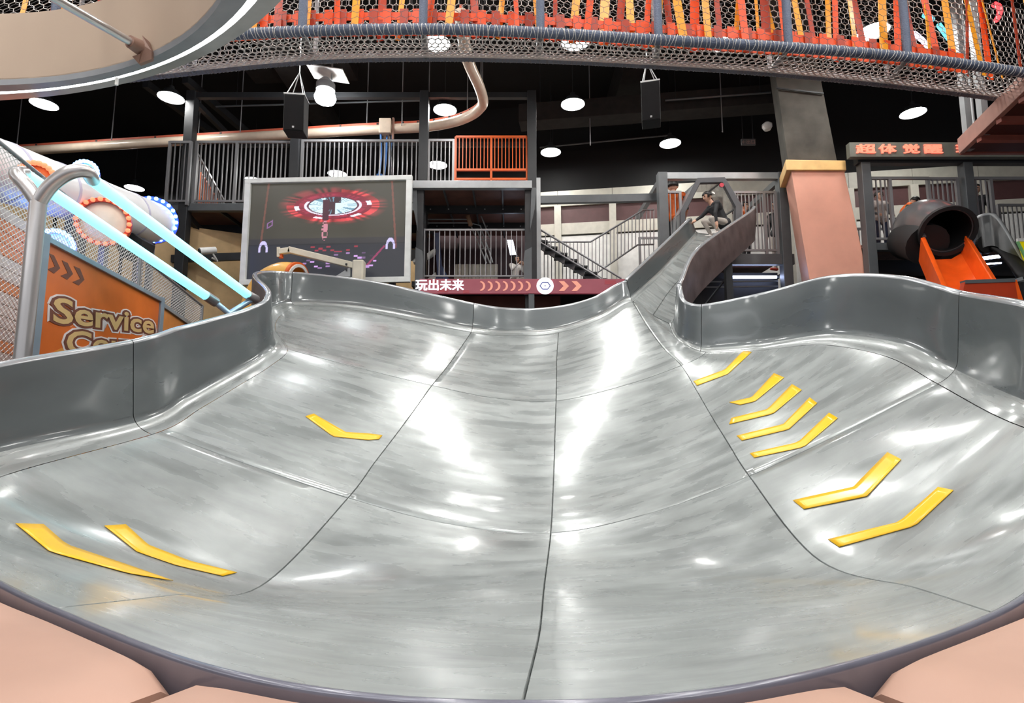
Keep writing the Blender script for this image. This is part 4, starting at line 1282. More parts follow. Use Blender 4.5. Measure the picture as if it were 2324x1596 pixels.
# ------------------------------------------------------------------ round ring canopy, top left
RN = V(math.sin(math.radians(15)) * math.cos(math.radians(210)), math.sin(math.radians(15)) * math.sin(math.radians(210)), math.cos(math.radians(15)))
RE1 = RN.cross(V(0, 1, 0)).normalized(); RE2 = RN.cross(RE1)
RP = U(320, 170, 5.0)
def rc(c, r, a, up=0.0): return RP + RE1 * (c[0] + r * math.cos(a)) + RE2 * (c[1] + r * math.sin(a)) + RN * up
C_O, C_L, C_I = ((0.33, 2.85), 2.94), ((0.33, 2.5), 2.47), ((0.32, 2.14), 2.0)
AN = np.linspace(0, 2 * math.pi, 97)[:-1]
RG = thing('ring_canopy', rc(C_L[0], 0, 0), 'big round suspended ring canopy with white light line and beige inner wall', 'canopy')
M_RING = mat('ring_grey', (0.40, 0.40, 0.39), 0.3, 0.35, var=0.1, coat=0.3)
def lerp_c(A, B, t): return ((A[0][0] + (B[0][0] - A[0][0]) * t, A[0][1] + (B[0][1] - A[0][1]) * t), A[1] + (B[1] - A[1]) * t)
def annulus(A, B, ua, ub): return [[rc(*A, a, ua) for a in AN], [rc(*B, a, ub) for a in AN]]
cLo, cLi = lerp_c(C_L, C_O, 0.16), lerp_c(C_L, C_I, 0.16)
b = MB(); b.grid([[rc(*C_O, a, 0.45) for a in AN], [rc(*C_O, a, 0.02) for a in AN], [rc(*lerp_c(C_O, C_L, .05), a, 0.0) for a in AN], [rc(*cLo, a, 0.0) for a in AN], [rc(*cLo, a, 0.05) for a in AN]], closed_u=True)
b.build('outer_band', M_RING, RG, smooth=40)
b = MB(); b.grid([[rc(*cLi, a, 0.05) for a in AN], [rc(*cLi, a, 0.0) for a in AN], [rc(*C_I, a, 0.0) for a in AN], [rc(*C_I, a, 0.06) for a in AN]], closed_u=True)
b.build('inner_band', mat('ring_inner_grey', (0.30, 0.31, 0.33), 0.35, 0.2), RG, smooth=40)
b = MB(); b.grid(annulus(cLo, cLi, 0.012, 0.012), closed_u=True)
b.build('light_line', mat('ring_light', (1, 1, 1), 0.4, emit=(0.95, 0.97, 1.0), estr=9), RG)
b = MB(); b.grid([[rc(*C_I, a, 0.05) for a in AN], [rc(*C_I, a, 0.64) for a in AN], [rc((C_I[0][0], C_I[0][1]), C_I[1] + 0.05, a, 0.64) for a in AN], [rc(*C_O, a, 0.45) for a in AN]], closed_u=True)
b.build('inner_wall', mat('ring_beige', (0.50, 0.38, 0.29), 0.6, var=0.06, scale=1), RG, smooth=40)
pe = U(318, 108, 4.75); p0_ = U(130, 0, 4.1)
p0_ = pe + (p0_ - pe) * 1.9
MB().tube([p0_, pe], 0.035, 12).build('strut', M_STAIN, RG, smooth=50)
M_BRN = mat('brown_fitting', (0.28, 0.16, 0.12), 0.5)
dd = (pe - p0_).normalized()
MB().tube([pe - dd * 0.10, pe + dd * 0.06], [0.055, 0.075], 14).build('strut_collar', M_BRN, RG, smooth=50)
MB().prism([U(322, 80, 4.72), U(336, 92, 4.72), U(344, 115, 4.74), U(344, 134, 4.76), U(315, 145, 4.76), U(300, 128, 4.74), U(318, 122, 4.72), U(328, 105, 4.72)], (0.0, 0.03, 0)).build('strut_plate', M_BRN, RG)
for (x, y) in ((265, 185), (512, 88)):
    p = U(x, y, 4.9); MB().box(p, (0.02, 0.02, 0.07)).build('clip', M_WHITE, RG)
for a in (0.6, 2.6, 4.7):
    p = rc(*C_O, a, 0.45); MB().tube([p, V(p.x, p.y, CZ - 0.004)], 0.012, 6).build('suspension_cable', M_RAIL, RG)
MB().tube([p0_, V(p0_.x, p0_.y, CZ - 0.004)], 0.03, 8).build('suspension_pole', M_STAIN, RG)

# ------------------------------------------------------------------ net bridge across the top
ZN, ZFAR = EYE + 4.5, EYE + 4.72
nearP = [UZ(x, y, ZN) for x, y in ((-260, 165), (60, 122), (380, 90), (640, 73), (960, 66), (1220, 74), (1480, 90), (1790, 108), (2060, 130), (2324, 165), (2480, 190))]
farP = [UZ(x, y, ZFAR) for x, y in ((-340, 245), (60, 205), (400, 166), (700, 137), (960, 130), (1222, 134), (1487, 147), (1748, 164), (2015, 190), (2290, 224), (2440, 245))]
def by_x(P, k=10):
    return smooth_path(P, k)
NP, FP = by_x(nearP), by_x(farP)
nt_ = len(NP) - 1
def NB(s, t, up=0.0):                               # s 0..1 along, t 0 near .. 1 far
    x = s * nt_; i = int(min(x, nt_ - 1)); q = x - i
    return NP[i].lerp(NP[i + 1], q).lerp(FP[i].lerp(FP[i + 1], q), t) + V(0, 0, up)
BR = thing('net_bridge', NB(0.5, 0.5), 'curved hanging net bridge with blue-grey padded tubes and orange straps', 'bridge')
M_PADT = mat('blue_grey_pad', (0.085, 0.105, 0.16), 0.6, bump=0.5, bscale=60)
M_PADF = mat('grey_pad', (0.12, 0.13, 0.16), 0.6, bump=0.5, bscale=60)
M_NET = mat('net_cord', (0.50, 0.48, 0.46), 0.7)
M_NETD = mat('net_cord_dark', (0.14, 0.13, 0.135), 0.7)
MB().tube(NP, 0.058, 12).build('near_tube', M_PADT, BR, smooth=60)
MB().tube(FP, 0.052, 12).build('far_tube', M_PADF, BR, smooth=60)
# cord wrapped round the tubes
rnd = random.Random(5)
def wraps(P, r, n):
    b = MB()
    for i in range(n):
        x = i / n * (len(P) - 1); k = int(min(x, len(P) - 2)); p = P[k].lerp(P[k + 1], x - k)
        d = (P[k + 1] - P[k]).normalized(); d2 = (d + V(0, 0, rnd.uniform(-.35, .35)) + V(0, rnd.uniform(-.3, .3), 0)).normalized()
        x_ = d2.cross(V(0, 0, 1)).normalized(); z_ = x_.cross(d2)
        b.tube([p + (x_ * math.cos(a) + z_ * math.sin(a)) * r for a in np.linspace(0, 2 * math.pi, 11)[:-1]], 0.005, 3, closed=True)
    return b
o = wraps(NP, 0.062, 330).build('lashing_cord', M_NET, BR); o['kind'] = 'stuff'
o = wraps(FP, 0.056, 330).build('lashing_cord', M_NETD, BR); o['kind'] = 'stuff'
def hexnet(fn, ns, nt2, r, jit=0.0):
    # honeycomb net over fn(s, t); ns cells along, nt2 rows across
    b = MB(); rr = random.Random(3)
    def pt(i, j):
        return fn(min(max(i, 0), 1), min(max(j, 0), 1))
    vs, fs = [], []
    def strand(p, q):
        d = (q - p)
        if d.length < 1e-4: return
        d.normalize(); x = d.cross(V(0.3, 0.5, 0.8)).normalized(); z = x.cross(d)
        n0 = len(vs)
        for c in (p, q):
            for k in range(3):
                a = 2 * math.pi * k / 3
                vs.append(c + (x * math.cos(a) + z * math.sin(a)) * r)
        for k in range(3):
            k2 = (k + 1) % 3
            fs.append((n0 + k, n0 + k2, n0 + 3 + k2, n0 + 3 + k))
    cw = 1.0 / ns; ch = 1.0 / nt2
    for j in range(nt2 + 1):
        off = 0.5 * cw if j % 2 else 0.0
        for i in range(ns):
            s = i * cw + off; t = j * ch
            a = pt(s, t - ch * 0.17); c = pt(s + cw / 2, t + ch * 0.17); e = pt(s - cw / 2, t + ch * 0.17)
            strand(a, c); strand(a, e)
            strand(c, pt(s + cw / 2, t + ch * 0.83))
    b.add(vs, [f for f in fs])
    return b
sag = lambda t: -0.10 * math.sin(math.pi * t)
S0, S1 = 0.05, 0.97
o = hexnet(lambda s, t: NB(S0 + (S1 - S0) * s, t, sag(t)), 170, 11, 0.0085).build('floor_net', M_NET, BR, fix=False); o['kind'] = 'stuff'
o = hexnet(lambda s, t: NB(S0 + (S1 - S0) * s, 0, t * 1.3), 120, 17, 0.0028).build('near_side_net', M_NETD, BR, fix=False); o['kind'] = 'stuff'
o = hexnet(lambda s, t: NB(S0 + (S1 - S0) * s, 1, t * 1.5), 150, 18, 0.0055).build('far_side_net', M_NET, BR, fix=False); o['kind'] = 'stuff'
def s_of(px, near=True):                            # parameter whose tube point is seen at a pixel column
    best, bs2 = 9e9, 0
    for k in range(401):
        p = NB(k / 400, 0 if near else 1) - V(0, 0, EYE)
        yc = p.y * CP + p.z * SP
        x = 1162 + FPX * p.x / yc
        if abs(x - px) < best: best, bs2 = abs(x - px), k / 400
    return bs2
for a, c in ((685, 712), (960, 968), (1226, 1222), (1492, 1487), (1788, 1746), (2063, 2016), (400, 440), (120, 170)):
    sa, sc = s_of(a), s_of(c, False)
    MB().tube([NB(sa, 0), NB(sc, 1)], 0.036, 10).build('cross_tube', M_GREY, BR, smooth=50)
    p = NB(sa, 0)
    MB().tube([p, p + V(0.0, 0, 2.2)], 0.05, 10).build('near_post', M_PADT, BR, smooth=50)
    p = NB(sc, 1)
    MB().tube([p, V(p.x, p.y, CZ - 0.004)], 0.03, 8).build('far_post', M_RAIL, BR, smooth=50)
M_STO = mat('orange_strap', (0.78, 0.075, 0.008), 0.55)
M_STD = mat('red_orange_strap', (0.42, 0.04, 0.012), 0.55)
M_STY = mat('yellow_strap', (0.90, 0.34, 0.015), 0.5)
# perforated orange belt inside the near edge
def ribbon(P, wvec, m, name):
    b = MB()
    b.grid([[p - wvec * 0.5 for p in P], [p + wvec * 0.5 for p in P]])
    o = b.build(name, m, BR, fix=False)
    md = o.modifiers.new('t', 'SOLIDIFY'); md.thickness = 0.008
    return o
sb0, sb1 = s_of(-60), s_of(2200)
ss = np.linspace(sb0, sb1, 120)
beltz = lambda q: 0.20 - 0.12 * q
TB = 0.22
ribbon([NB(s, TB, 0.30 - 0.10 * (i / 119)) for i, s in enumerate(ss)], V(0, 0, 0.10), M_STO, 'belt_band')
ribbon([NB(s, TB, 0.08 - 0.06 * (i / 119)) for i, s in enumerate(ss)], V(0, 0, 0.10), M_STO, 'belt_band')
px = -60
k = 0
while px < 2200:
    s = s_of(px); q = (s - sb0) / (sb1 - sb0)
    p = NB(s, TB - 0.02, 0)
    d = (NB(min(1, s + .004), TB) - NB(s, TB)).normalized()
    ribbon([p + V(0, 0, 0.03 - 0.06 * q), p + V(0, 0, 0.38 - 0.10 * q)], d * 0.10, M_STD if k % 2 else M_STO, 'belt_link')
    px += 36; k += 1
# hanging straps
rr = random.Random(11)
px = -80
k = 0
while px < 2420:
    s = s_of(px); t = rr.uniform(0.08, 0.35)
    p = NB(s, t, -0.02); q = NB(min(1, max(0, s + rr.uniform(-0.018, 0.018))), min(1, t + rr.uniform(0.0, 0.5)), 2.2)
    d = (NB(min(1, s + .004), t) - NB(max(0, s - .004), t)).normalized()
    w = rr.uniform(0.05, 0.12)
    mm = (M_STY, M_STD, M_STY, M_STO)[k % 4]
    ang = rr.uniform(-0.5, 0.5)
    wv = V(d.x * math.cos(ang) - d.y * math.sin(ang), d.x * math.sin(ang) + d.y * math.cos(ang), 0)
    ribbon([p.lerp(q, f) for f in np.linspace(0, 1, 6)], wv * w, mm, 'hanging_strap')
    px += rr.uniform(20, 38) if px > 1200 else rr.uniform(42, 70); k += 1

# neon pieces seen through the straps
M_CYAN = mat('cyan_tube', (0.3, 0.9, 1.0), 0.3, emit=(0.10, 0.75, 1.0), estr=1.7)
for nm, pts, m, lab in (('neon_tube', [(2098, 34), (2116, 45)], M_CYAN, 'short cyan neon tube behind the straps of the net bridge'),
                    ('neon_tube', [(2131, 57), (2153, 87)], M_CYAN, 'longer cyan neon tube behind the straps of the net bridge'),
                    ('neon_tube', [(2256, 10), (2266, 14), (2270, 26), (2266, 38), (2261, 46)], mat('red_neon', (1, .1, .1), .3, emit=(1.0, .06, .07), estr=2), 'curved red neon tube behind the red deck straps'),
                    ('neon_tube', [(2070, 76), (2078, 78), (2092, 90), (2108, 108)], mat('white_neon', (.9, .8, 1), .3, emit=(.85, .7, 1), estr=3), 'pale violet neon tube low behind the bridge straps')):
    pp = [UZ(x, y, EYE + 7.2) for x, y in pts]
    t = thing(nm, pp[0], lab, 'light')
    MB().tube(pp, 0.045, 8).build('tube', m, t, smooth=50)
    MB().tube([pp[0], V(pp[0].x, pp[0].y, CZ - 0.004)], 0.008, 5).build('hanger', M_STEEL, t)

# ------------------------------------------------------------------ red deck corner, upper right
ZD = EYE + 4.35
dk = thing('red_deck', UZ(2300, 300, ZD), 'red-brown steel deck corner under the end of the net bridge', 'platform')
c0 = UZ(2182, 348, ZD); c1 = UZ(2324, 212, ZD)
e = (c1 - c0); c1 = c0 + e * 1.6
M_RED = mat('red_steel', (0.30, 0.085, 0.06), 0.45)
M_REDL = mat('pinkish_steel', (0.42, 0.25, 0.21), 0.4)
ex_ = V(4.2, 0, 0)
MB().bar(c0 + V(0, 0, 0.12), c1 + V(0, 0, 0.12), 0.08, 0.26).build('edge_beam', M_REDL, dk, bevel=0.006)
MB().bar(c0 + V(0, 0, 0.1), c0 + ex_ + V(0, 0, 0.1), 0.08, 0.22).build('edge_beam', M_RED, dk, bevel=0.006)
for k in range(5):
    a = c0.lerp(c1, k / 5 + 0.02); c = c0.lerp(c1, (k + 1) / 5 - 0.02)
    MB().prism([a, c, c + ex_, a + ex_], (0, 0, 0.03)).build('deck_panel', mat('dark_red_board', (0.08, 0.022, 0.018), 0.6), dk)
    a = c0.lerp(c1, (k + 1) / 5)
    MB().bar(a + V(0, 0, -0.02), a + ex_ + V(0, 0, -0.02), 0.09, 0.12).build('joist', M_RED, dk)
for q in (0.08, 0.42):
    p = c0.lerp(c1, q * 0.5) + V(0.08, 0, 0)
    MB().box2((p.x - 0.05, p.y - 0.05, p.z), (p.x + 0.05, p.y + 0.05, CZ - 0.004)).build('post', M_LGREY, dk)
p = c0.lerp(c1, 0.1)
MB().tube([p + V(.1, 0, 0.1), V(p.x + .1, p.y, CZ - 0.004)], 0.02, 8).build('thin_post', M_LGREY, dk)
for k in range(2):
    p = c0 + ex_ * (0.3 + .6 * k); MB().box2((p.x - .08, p.y - .08, 0), (p.x + .08, p.y + .08, p.z)).build('leg', M_STEEL, dk)

# ------------------------------------------------------------------ cream monorail track
ZT = EYE + 6.4
tp = smooth_path([UZ(x, y, ZT) for x, y in ((-150, 356), (130, 338), (400, 321), (700, 303), (880, 293), (960, 289), (1030, 277), (1072, 260), (1093, 241), (1096, 226), (1087, 195), (1063, 140), (1051, 80), (1046, 30))], 6)
tk = thing('zipline_track', UZ(700, 303, ZT), 'cream tubular zipline track with red top strip curving towards the net bridge', 'track')
MB().tube(tp, 0.105, 14).build('tube', mat('cream_tube', (0.68, 0.56, 0.44), 0.35, coat=0.3), tk, smooth=60)
rt = [p + V(0, 0, 0.12) for p in tp]
b = MB()
for a, c in zip(rt[:-1], rt[1:]): b.bar(a, c, 0.05, 0.07)
b.build('top_strip', mat('track_red', (0.52, 0.11, 0.06), 0.5), tk)
for i in range(4, len(tp) - 4, 9):
    MB().tube([rt[i], V(rt[i].x, rt[i].y, CZ - 0.004)], 0.012, 6).build('suspension_rod', M_RAIL, tk)
for i in range(2, len(tp) - 30, 3):
    MB().box(rt[i] + V(0, -0.03, 0), (0.04, 0.02, 0.03)).build('bolt', M_STEEL, tk)
tr_ = thing('zipline_trolley', UZ(877, 293, ZT), 'cream trolley box on the track with hanging blue harness', 'trolley')
p = UZ(877, 293, ZT)
MB().box(p, (0.26, 0.34, 0.34)).build('box', mat('cream_tube'), tr_, bevel=0.015)
MB().box(p + V(0.17, -0.1, -0.05), (0.04, 0.06, 0.5)).build('lever', M_BRN, tr_)
rr = random.Random(4)
for k, (dx, ln, m) in enumerate(((-0.08, 0.9, M_BLACK), (0.02, 0.95, mat('blue_webbing', (0.05, 0.20, 0.55), .6)), (0.14, 0.8, mat('blue_webbing')), (0.10, 1.05, M_STEEL), (-0.1, 1.1, mat('blue_webbing')))):
    q = p + V(dx, -0.02 * k, -0.17)
    MB().tube(smooth_path([q, q + V(rr.uniform(-.03, .03), 0, -ln * .5), q + V(rr.uniform(-.06, .06), 0, -ln)], 4), 0.022, 6).build('harness_strap', m, tr_, smooth=50)
MB().box(p + V(-0.12, 0, -1.15), (0.12, 0.08, 0.2)).build('harness_buckle', mat('blue_webbing'), tr_)

# ------------------------------------------------------------------ hanging speakers
def speaker(label, cx, y0, y1, wpx, Y, yaw, apex):
    top, bot = U(cx, y0, Y), U(cx, y1, Y)
    h = top.z - bot.z; w = wpx / FPX * Y
    t = thing('speaker', (top + bot) / 2, label, 'speaker')
    R = Matrix.Rotation(yaw, 3, 'Z') @ Matrix.Rotation(0.06, 3, 'X')
    c = (top + bot) / 2
    MB().box(c, (w, 0.3, h), R).build('cabinet', mat('speaker_black', (0.014, 0.015, 0.016), 0.6, spec=0.15), t, bevel=0.012)
    MB().box(c + R @ V(0, -0.152, 0), (w * 0.9, 0.01, h * 0.95), R).build('grille', mat('speaker_grille', (0.011, 0.011, 0.012), 0.8, spec=0.1, bump=0.3, bscale=300), t)
    MB().box(c + R @ V(0, -0.158, -h * 0.4), (0.03, 0.008, 0.03), R).build('badge', M_LGREY, t)
    MB().box(c + R @ V(0, 0, h / 2 + 0.012), (w * 1.03, 0.3, 0.024), R).build('top_plate', M_LGREY, t)
    a = U(*apex, Y)
    for sx_ in (-.42, .42):
        for sy in (-.12, .12):
            MB().tube([c + R @ V(w * sx_, sy, h / 2), a], 0.008, 5).build('suspension_wire', M_LGREY, t)
    MB().tube([a, V(a.x, a.y, CZ - 0.004)], 0.01, 5).build('suspension_wire', M_LGREY, t)
    return t
speaker('black box speaker on pale wires above the screen', 672, 226, 305, 47, 8.6, 0.12, (680, 165))
speaker('black box speaker on thin wires below the grey net bridge', 1477, 197, 282, 44, 8.6, -0.25, (1468, 140))

# exit sign
es = thing('exit_sign', U(1698, 323, 12.8), 'small grey hanging exit sign below the dark ceiling beam', 'sign')
p = U(1698, 323, 12.8)
MB().box(p, (0.33, 0.04, 0.15)).build('plate', mat('exit_plate', (0.10, 0.10, 0.10), 0.5), es)
me = text_mesh('←出口', 0.11, mat('exit_print', (0.35, 0.22, 0.2), 0.5), depth=0.002, align='CENTER')
text_obj('lettering', me, Matrix.Translation(p + V(0, -0.024, -0.04)) @ Matrix.Rotation(math.pi / 2, 4, 'X'), es)
for s in (-.12, .12): MB().tube([p + V(s, 0, 0.07), V(p.x + s, p.y, CZ - 0.004)], 0.01, 5).build('hanger', M_STEEL, es)
o = MB().lathe([(0, 0.1), (0.05, 0.1), (0.11, 0.05), (0.11, -0.02), (0.07, -0.09), (0, -0.1)], Matrix.Translation(U(1741, 287, 12.4)), 16).build('ceiling_camera', M_WHITE, smooth=50)
tag(o, 'small white dome camera beside the concrete column', 'camera')
# ------------------------------------------------------------------ left side: Y post with glowing tubes
yp = thing('light_post', (U(70, 700, 4.35).x, 4.35, 0), 'stainless steel Y-shaped post holding two cyan glowing tubes', 'post')
pj = U(88, 452, 4.35)
MB().tube([(pj.x, pj.y, 0), (pj.x, pj.y, pj.z - 0.2), pj], 0.058, 18).build('pole', M_STAIN, yp, smooth=60)
MB().lathe([(0, 0), (0.14, 0), (0.14, 0.02), (0.07, 0.03), (0, 0.03)], Matrix.Translation((pj.x, pj.y, 0)), 20).build('base_flange', M_STAIN, yp, smooth=40)
L1 = smooth_path([pj - V(0, 0, 0.03), U(62, 424, 4.33), U(42, 402, 4.33), U(40, 393, 4.40), U(52, 393, 4.55)], 6)
MB().tube(L1, 0.056, 16).build('arm', M_STAIN, yp, smooth=60)
R1 = smooth_path([pj - V(0, 0, 0.03), U(112, 425, 4.33), U(142, 400, 4.33), U(172, 388, 4.35), U(197, 390, 4.42), U(210, 408, 4.6)], 6)
MB().tube(R1, 0.054, 16).build('arm', M_STAIN, yp, smooth=60)
M_GLOW = mat('cyan_glow', (0.5, 0.95, 1.0), 0.35, emit=(0.22, 0.86, 1.0), estr=1.25)
e1, e2 = U(474, 676, 6.7), U(566, 672, 7.1)
MB().tube([U(52, 393, 4.55), e1], 0.052, 14).build('glow_tube', M_GLOW, yp, smooth=60)
MB().tube([U(212, 410, 4.62), e2], 0.052, 14).build('glow_tube', M_GLOW, yp, smooth=60)
vb_ = U(520, 712, 6.9)
for e_ in (e1, e2):
    d = (e_ - U(52, 393, 4.55)).normalized()
    MB().tube([e_ - d * 0.06, e_ + d * 0.12], 0.06, 14).build('tube_clamp', M_STAIN, yp, smooth=50)
    MB().tube([e_ + d * 0.08, vb_], 0.035, 12).build('bracket_arm', mat('pale_blue_bracket', (0.45, 0.62, 0.80), 0.25, 0.5), yp, smooth=50)
MB().tube([vb_, V(vb_.x, vb_.y, 0)], 0.045, 12).build('bracket_post', M_STAIN, yp, smooth=50)

# ------------------------------------------------------------------ service banner
At = U(103, 548, 4.75); Bt = UZ(362, 684, At.z)
bd_ = (Bt - At); BL = bd_.length; bd_.normalize(); bn = V(bd_.y, -bd_.x, 0)          # bn points to the slide side
if bn.x < 0: bn = -bn
def BP(px, py, off=0.0):                       # pixel onto the banner plane
    r = ray(px, py); k = (At - V(0, 0, EYE)).dot(bn) / r.dot(bn)
    return r * k + V(0, 0, EYE) + bn * off
bz = At.z - 1.75
M_BAN = mat('banner_orange', (0.74, 0.16, 0.025), 0.45, var=0.10, scale=2.2, bump=0.5, bscale=2.5)
bb = thing('service_banner', (At + Bt) / 2 - V(0, 0, 1.7), 'orange banner reading Service Cou in tan letters on steel frame', 'banner')
b = MB(); b.prism([V(At.x, At.y, bz), V(Bt.x, Bt.y, bz), Bt, At], -bn * 0.02); b.build('cloth', M_BAN, bb)
M_BFR = mat('banner_frame', (0.34, 0.42, 0.50), 0.35, 0.3)
up_ = V(0, 0, 1)
MB().bar(At + up_ * 0.02 - bd_ * 0.05, Bt + up_ * 0.02, 0.06, 0.05).build('top_bar', M_BFR, bb, bevel=0.004)
for p in (At - bd_ * 0.03, Bt + bd_ * 0.04):
    MB().box2((p.x - 0.035, p.y - 0.035, 0), (p.x + 0.035, p.y + 0.035, p.z + 0.06)).build('frame_post', M_BFR, bb, bevel=0.004)
B2 = Bt + bd_ * 0.1; B3 = B2 + bd_ * 1.6
MB().prism([V(B2.x, B2.y, bz), V(B3.x, B3.y, bz), B3 - up_ * 0.16, B2 - up_ * 0.05], -bn * 0.02).build('side_cloth', mat('banner_light_orange', (0.80, 0.30, 0.08), 0.5), bb)
MB().bar(B2 - up_ * 0.03, B3 - up_ * 0.14, 0.05, 0.05).build('side_bar', M_BFR, bb)
MB().box2((B3.x - 0.03, B3.y - 0.03, 0), (B3.x + 0.03, B3.y + 0.03, B3.z)).build('frame_post', M_BFR, bb)
M_BRP = mat('banner_brown', (0.19, 0.06, 0.035), 0.6)
for pts in ([(111, 575), (122, 580), (136, 609), (122, 621), (108, 611), (124, 605)], [(140, 591), (153, 597), (165, 622), (152, 635), (137, 626), (153, 620)],
            [(167, 604), (181, 610), (191, 635), (178, 648), (164, 640), (182, 633)]):
    MB().prism([BP(x, y, 0.001) for x, y in pts], bn * 0.002).build('chevron_print', M_BRP, bb)
M_TAN = mat('banner_tan', (0.72, 0.47, 0.20), 0.6); M_WOUT = mat('banner_white', (0.85, 0.74, 0.72), 0.6)
def banner_text(body, pa, pb, htop, scale_to=True):
    o_ = BP(*pa); e_ = BP(*pb); h = (BP(*htop) - o_).z
    size = h / 0.70
    layers = ((0.040, M_WOUT, 0.002), (0.026, M_BRP, 0.004), (0.006, M_TAN, 0.006))
    base = text_mesh(body, size, M_TAN, bold=0.0, depth=0.0)
    wid = max(v.co.x for v in base.vertices)
    sxx = (e_ - o_).length / wid
    for bo, m, off in layers:
        me = text_mesh(body, size, m, bold=bo, depth=0.0006, space=1.0)
        M = frame_matrix(o_ + bn * off, (e_ - o_), (0, 0, 1)) @ Matrix.Diagonal((sxx, 1, 1, 1))
        text_obj('lettering', me, M, bb)
banner_text('Service', (116, 730), (347, 757), (116, 672))
banner_text('Counter', (146, 802), (372, 806), (146, 748))
MB().prism([BP(96, 811, 0.001), BP(140, 790, 0.001), BP(175, 800, 0.001), BP(175, 860, 0.001), BP(92, 860, 0.001)], bn * 0.0015).build('yellow_print', mat('banner_yellow', (0.80, 0.33, 0.06), 0.5), bb)

# ------------------------------------------------------------------ net fence behind the banner
fa, fb = V(-4.45, 3.6, 0), V(-4.95, 9.0, 0)
ftop = lambda s: 4.25 + (3.42 - 4.25) * s
def FN(s, t):
    p = fa.lerp(fb, s); return V(p.x, p.y, 2.0 + (ftop(s) - 2.0) * t)
fe = thing('net_fence', (fa + fb) / 2, 'white cord net fence sloping down behind the orange banner', 'fence')
def diamond(fn, ns, nt2, r):
    vs, fs = [], []
    def strand(p, q):
        d = (q - p).normalized(); x = d.cross(V(1, 0.1, 0.0)).normalized(); z = x.cross(d); n0 = len(vs)
        for c in (p, q):
            for k in range(3):
                a = 2 * math.pi * k / 3; vs.append(c + (x * math.cos(a) + z * math.sin(a)) * r)
        for k in range(3): fs.append((n0 + k, n0 + (k + 1) % 3, n0 + 3 + (k + 1) % 3, n0 + 3 + k))
    for i in range(ns):
        for j in range(nt2):
            s0, s1, t0, t1 = i / ns, (i + 1) / ns, j / nt2, (j + 1) / nt2
            if (i + j) % 2: strand(fn(s0, t0), fn(s1, t1))
            else: strand(fn(s0, t1), fn(s1, t0))
    b = MB(); b.add(vs, fs); return b
o = diamond(FN, 190, 75, 0.0042).build('net', mat('net_white', (0.75, 0.74, 0.72), 0.6), fe, fix=False); o['kind'] = 'stuff'
MB().tube([FN(i / 12, 1) for i in range(13)], 0.02, 8).build('top_cord', M_RAIL, fe, smooth=50)
for s in (0.0, 0.33, 0.66, 1.0):
    p = FN(s, 1); MB().tube([(p.x, p.y, 0), p], 0.025, 8).build('post', M_RAIL, fe, smooth=50)
for s in (0.6, 0.8, 0.9):
    p = FN(s, 0); MB().box2((p.x - 0.3, p.y - 0.03, 0), (p.x - 0.24, p.y + 0.03, FN(s, .8).z)).build('orange_post', mat('light_orange_post', (0.85, 0.42, 0.14), 0.5), fe)

# ------------------------------------------------------------------ white play tubes with lamp rings
M_PLW = mat('white_plastic', (0.86, 0.86, 0.88), 0.3, var=0.03)
M_LO = mat('pale_orange_plastic', (0.90, 0.45, 0.18), 0.4)
wt = thing('play_tube', U(150, 430, 7.0), 'big white inclined play tube behind the cyan tubes', 'play tube')
ax0, ax1 = U(-140, 340, 5.4), U(352, 508, 9.2)
wp = [ax0.lerp(ax1, k / 10) for k in range(11)]
MB().tube(wp, 0.34, 28).build('shell', M_PLW, wt, smooth=60)
for k in (2, 4, 6, 8):
    d = (ax1 - ax0).normalized()
    MB().tube([wp[k] - d * 0.02, wp[k] + d * 0.02], 0.348, 28).build('seam_band', mat('pale_lilac', (0.62, 0.60, 0.75), 0.4), wt, smooth=40)
for k in (1, 5, 9):
    MB().box2((wp[k].x - .05, wp[k].y - .05, 0), (wp[k].x + .05, wp[k].y + .05, wp[k].z)).build('leg', M_RAIL, wt)
def ring_drum(label, px, py, Y, rpx, face, ringm, bulb, nrm=(0.42, -0.9, -0.1), depth=0.16):
    c = U(px, py, Y); r = rpx / FPX * Y
    n = Vector(nrm).normalized(); x = n.cross(V(0, 0, 1)).normalized(); z = x.cross(n)
    R = Matrix((x, z, n)).transposed().to_4x4()
    if R.to_3x3().determinant() < 0: R = Matrix((-x, z, n)).transposed().to_4x4()
    M = Matrix.Translation(c) @ R
    t = thing('lamp_drum', c, label, 'lamp ring')
    MB().lathe([(0, -depth), (r * .9, -depth), (r * .9, -0.03), (r * 0.88, 0.0)], M, 32).build('barrel', M_PLW, t, smooth=40)
    MB().lathe([(r * 0.86, 0.0), (r * 0.6, 0.03), (r * 0.3, 0.045), (0, 0.05)], M, 32).build('face', face, t, smooth=60)
    rg_ = MB().lathe([(r * 0.84, 0.0), (r * 0.84, 0.06), (r, 0.06), (r, -0.04), (r * 0.88, -0.04)], M, 32).build('ring', ringm, t, smooth=40)
    proto = None
    for k in range(22):
        a = 2 * math.pi * k / 22
        q = M @ V(r * 0.93 * math.cos(a), r * 0.93 * math.sin(a), 0.07)
        if proto is None:
            s = MB().lathe([(0, -0.03), (0.022, -0.022), (0.03, 0), (0.022, 0.022), (0, 0.03)], None, 10)
            proto = s.mesh('bulb', bulb, smooth=60)
        o = bpy.data.objects.new('bulb', proto); o.matrix_basis = Matrix.Translation(q); link(o, rg_)
    lp_ = c - n * depth * 0.7 - V(0, 0, r * .9)
    MB().box2((lp_.x - .04, lp_.y - .04, 0), (lp_.x + .04, lp_.y + .04, lp_.z + 0.02)).build('stand', M_RAIL, t)
    return t
M_RBL = mat('blue_ring', (0.03, 0.06, 0.75), 0.4, emit=(0.02, 0.06, 1.0), estr=1.6)
M_BBL = mat('blue_bulb', (0.3, 0.5, 1), 0.4, emit=(0.12, 0.35, 1.0), estr=14)
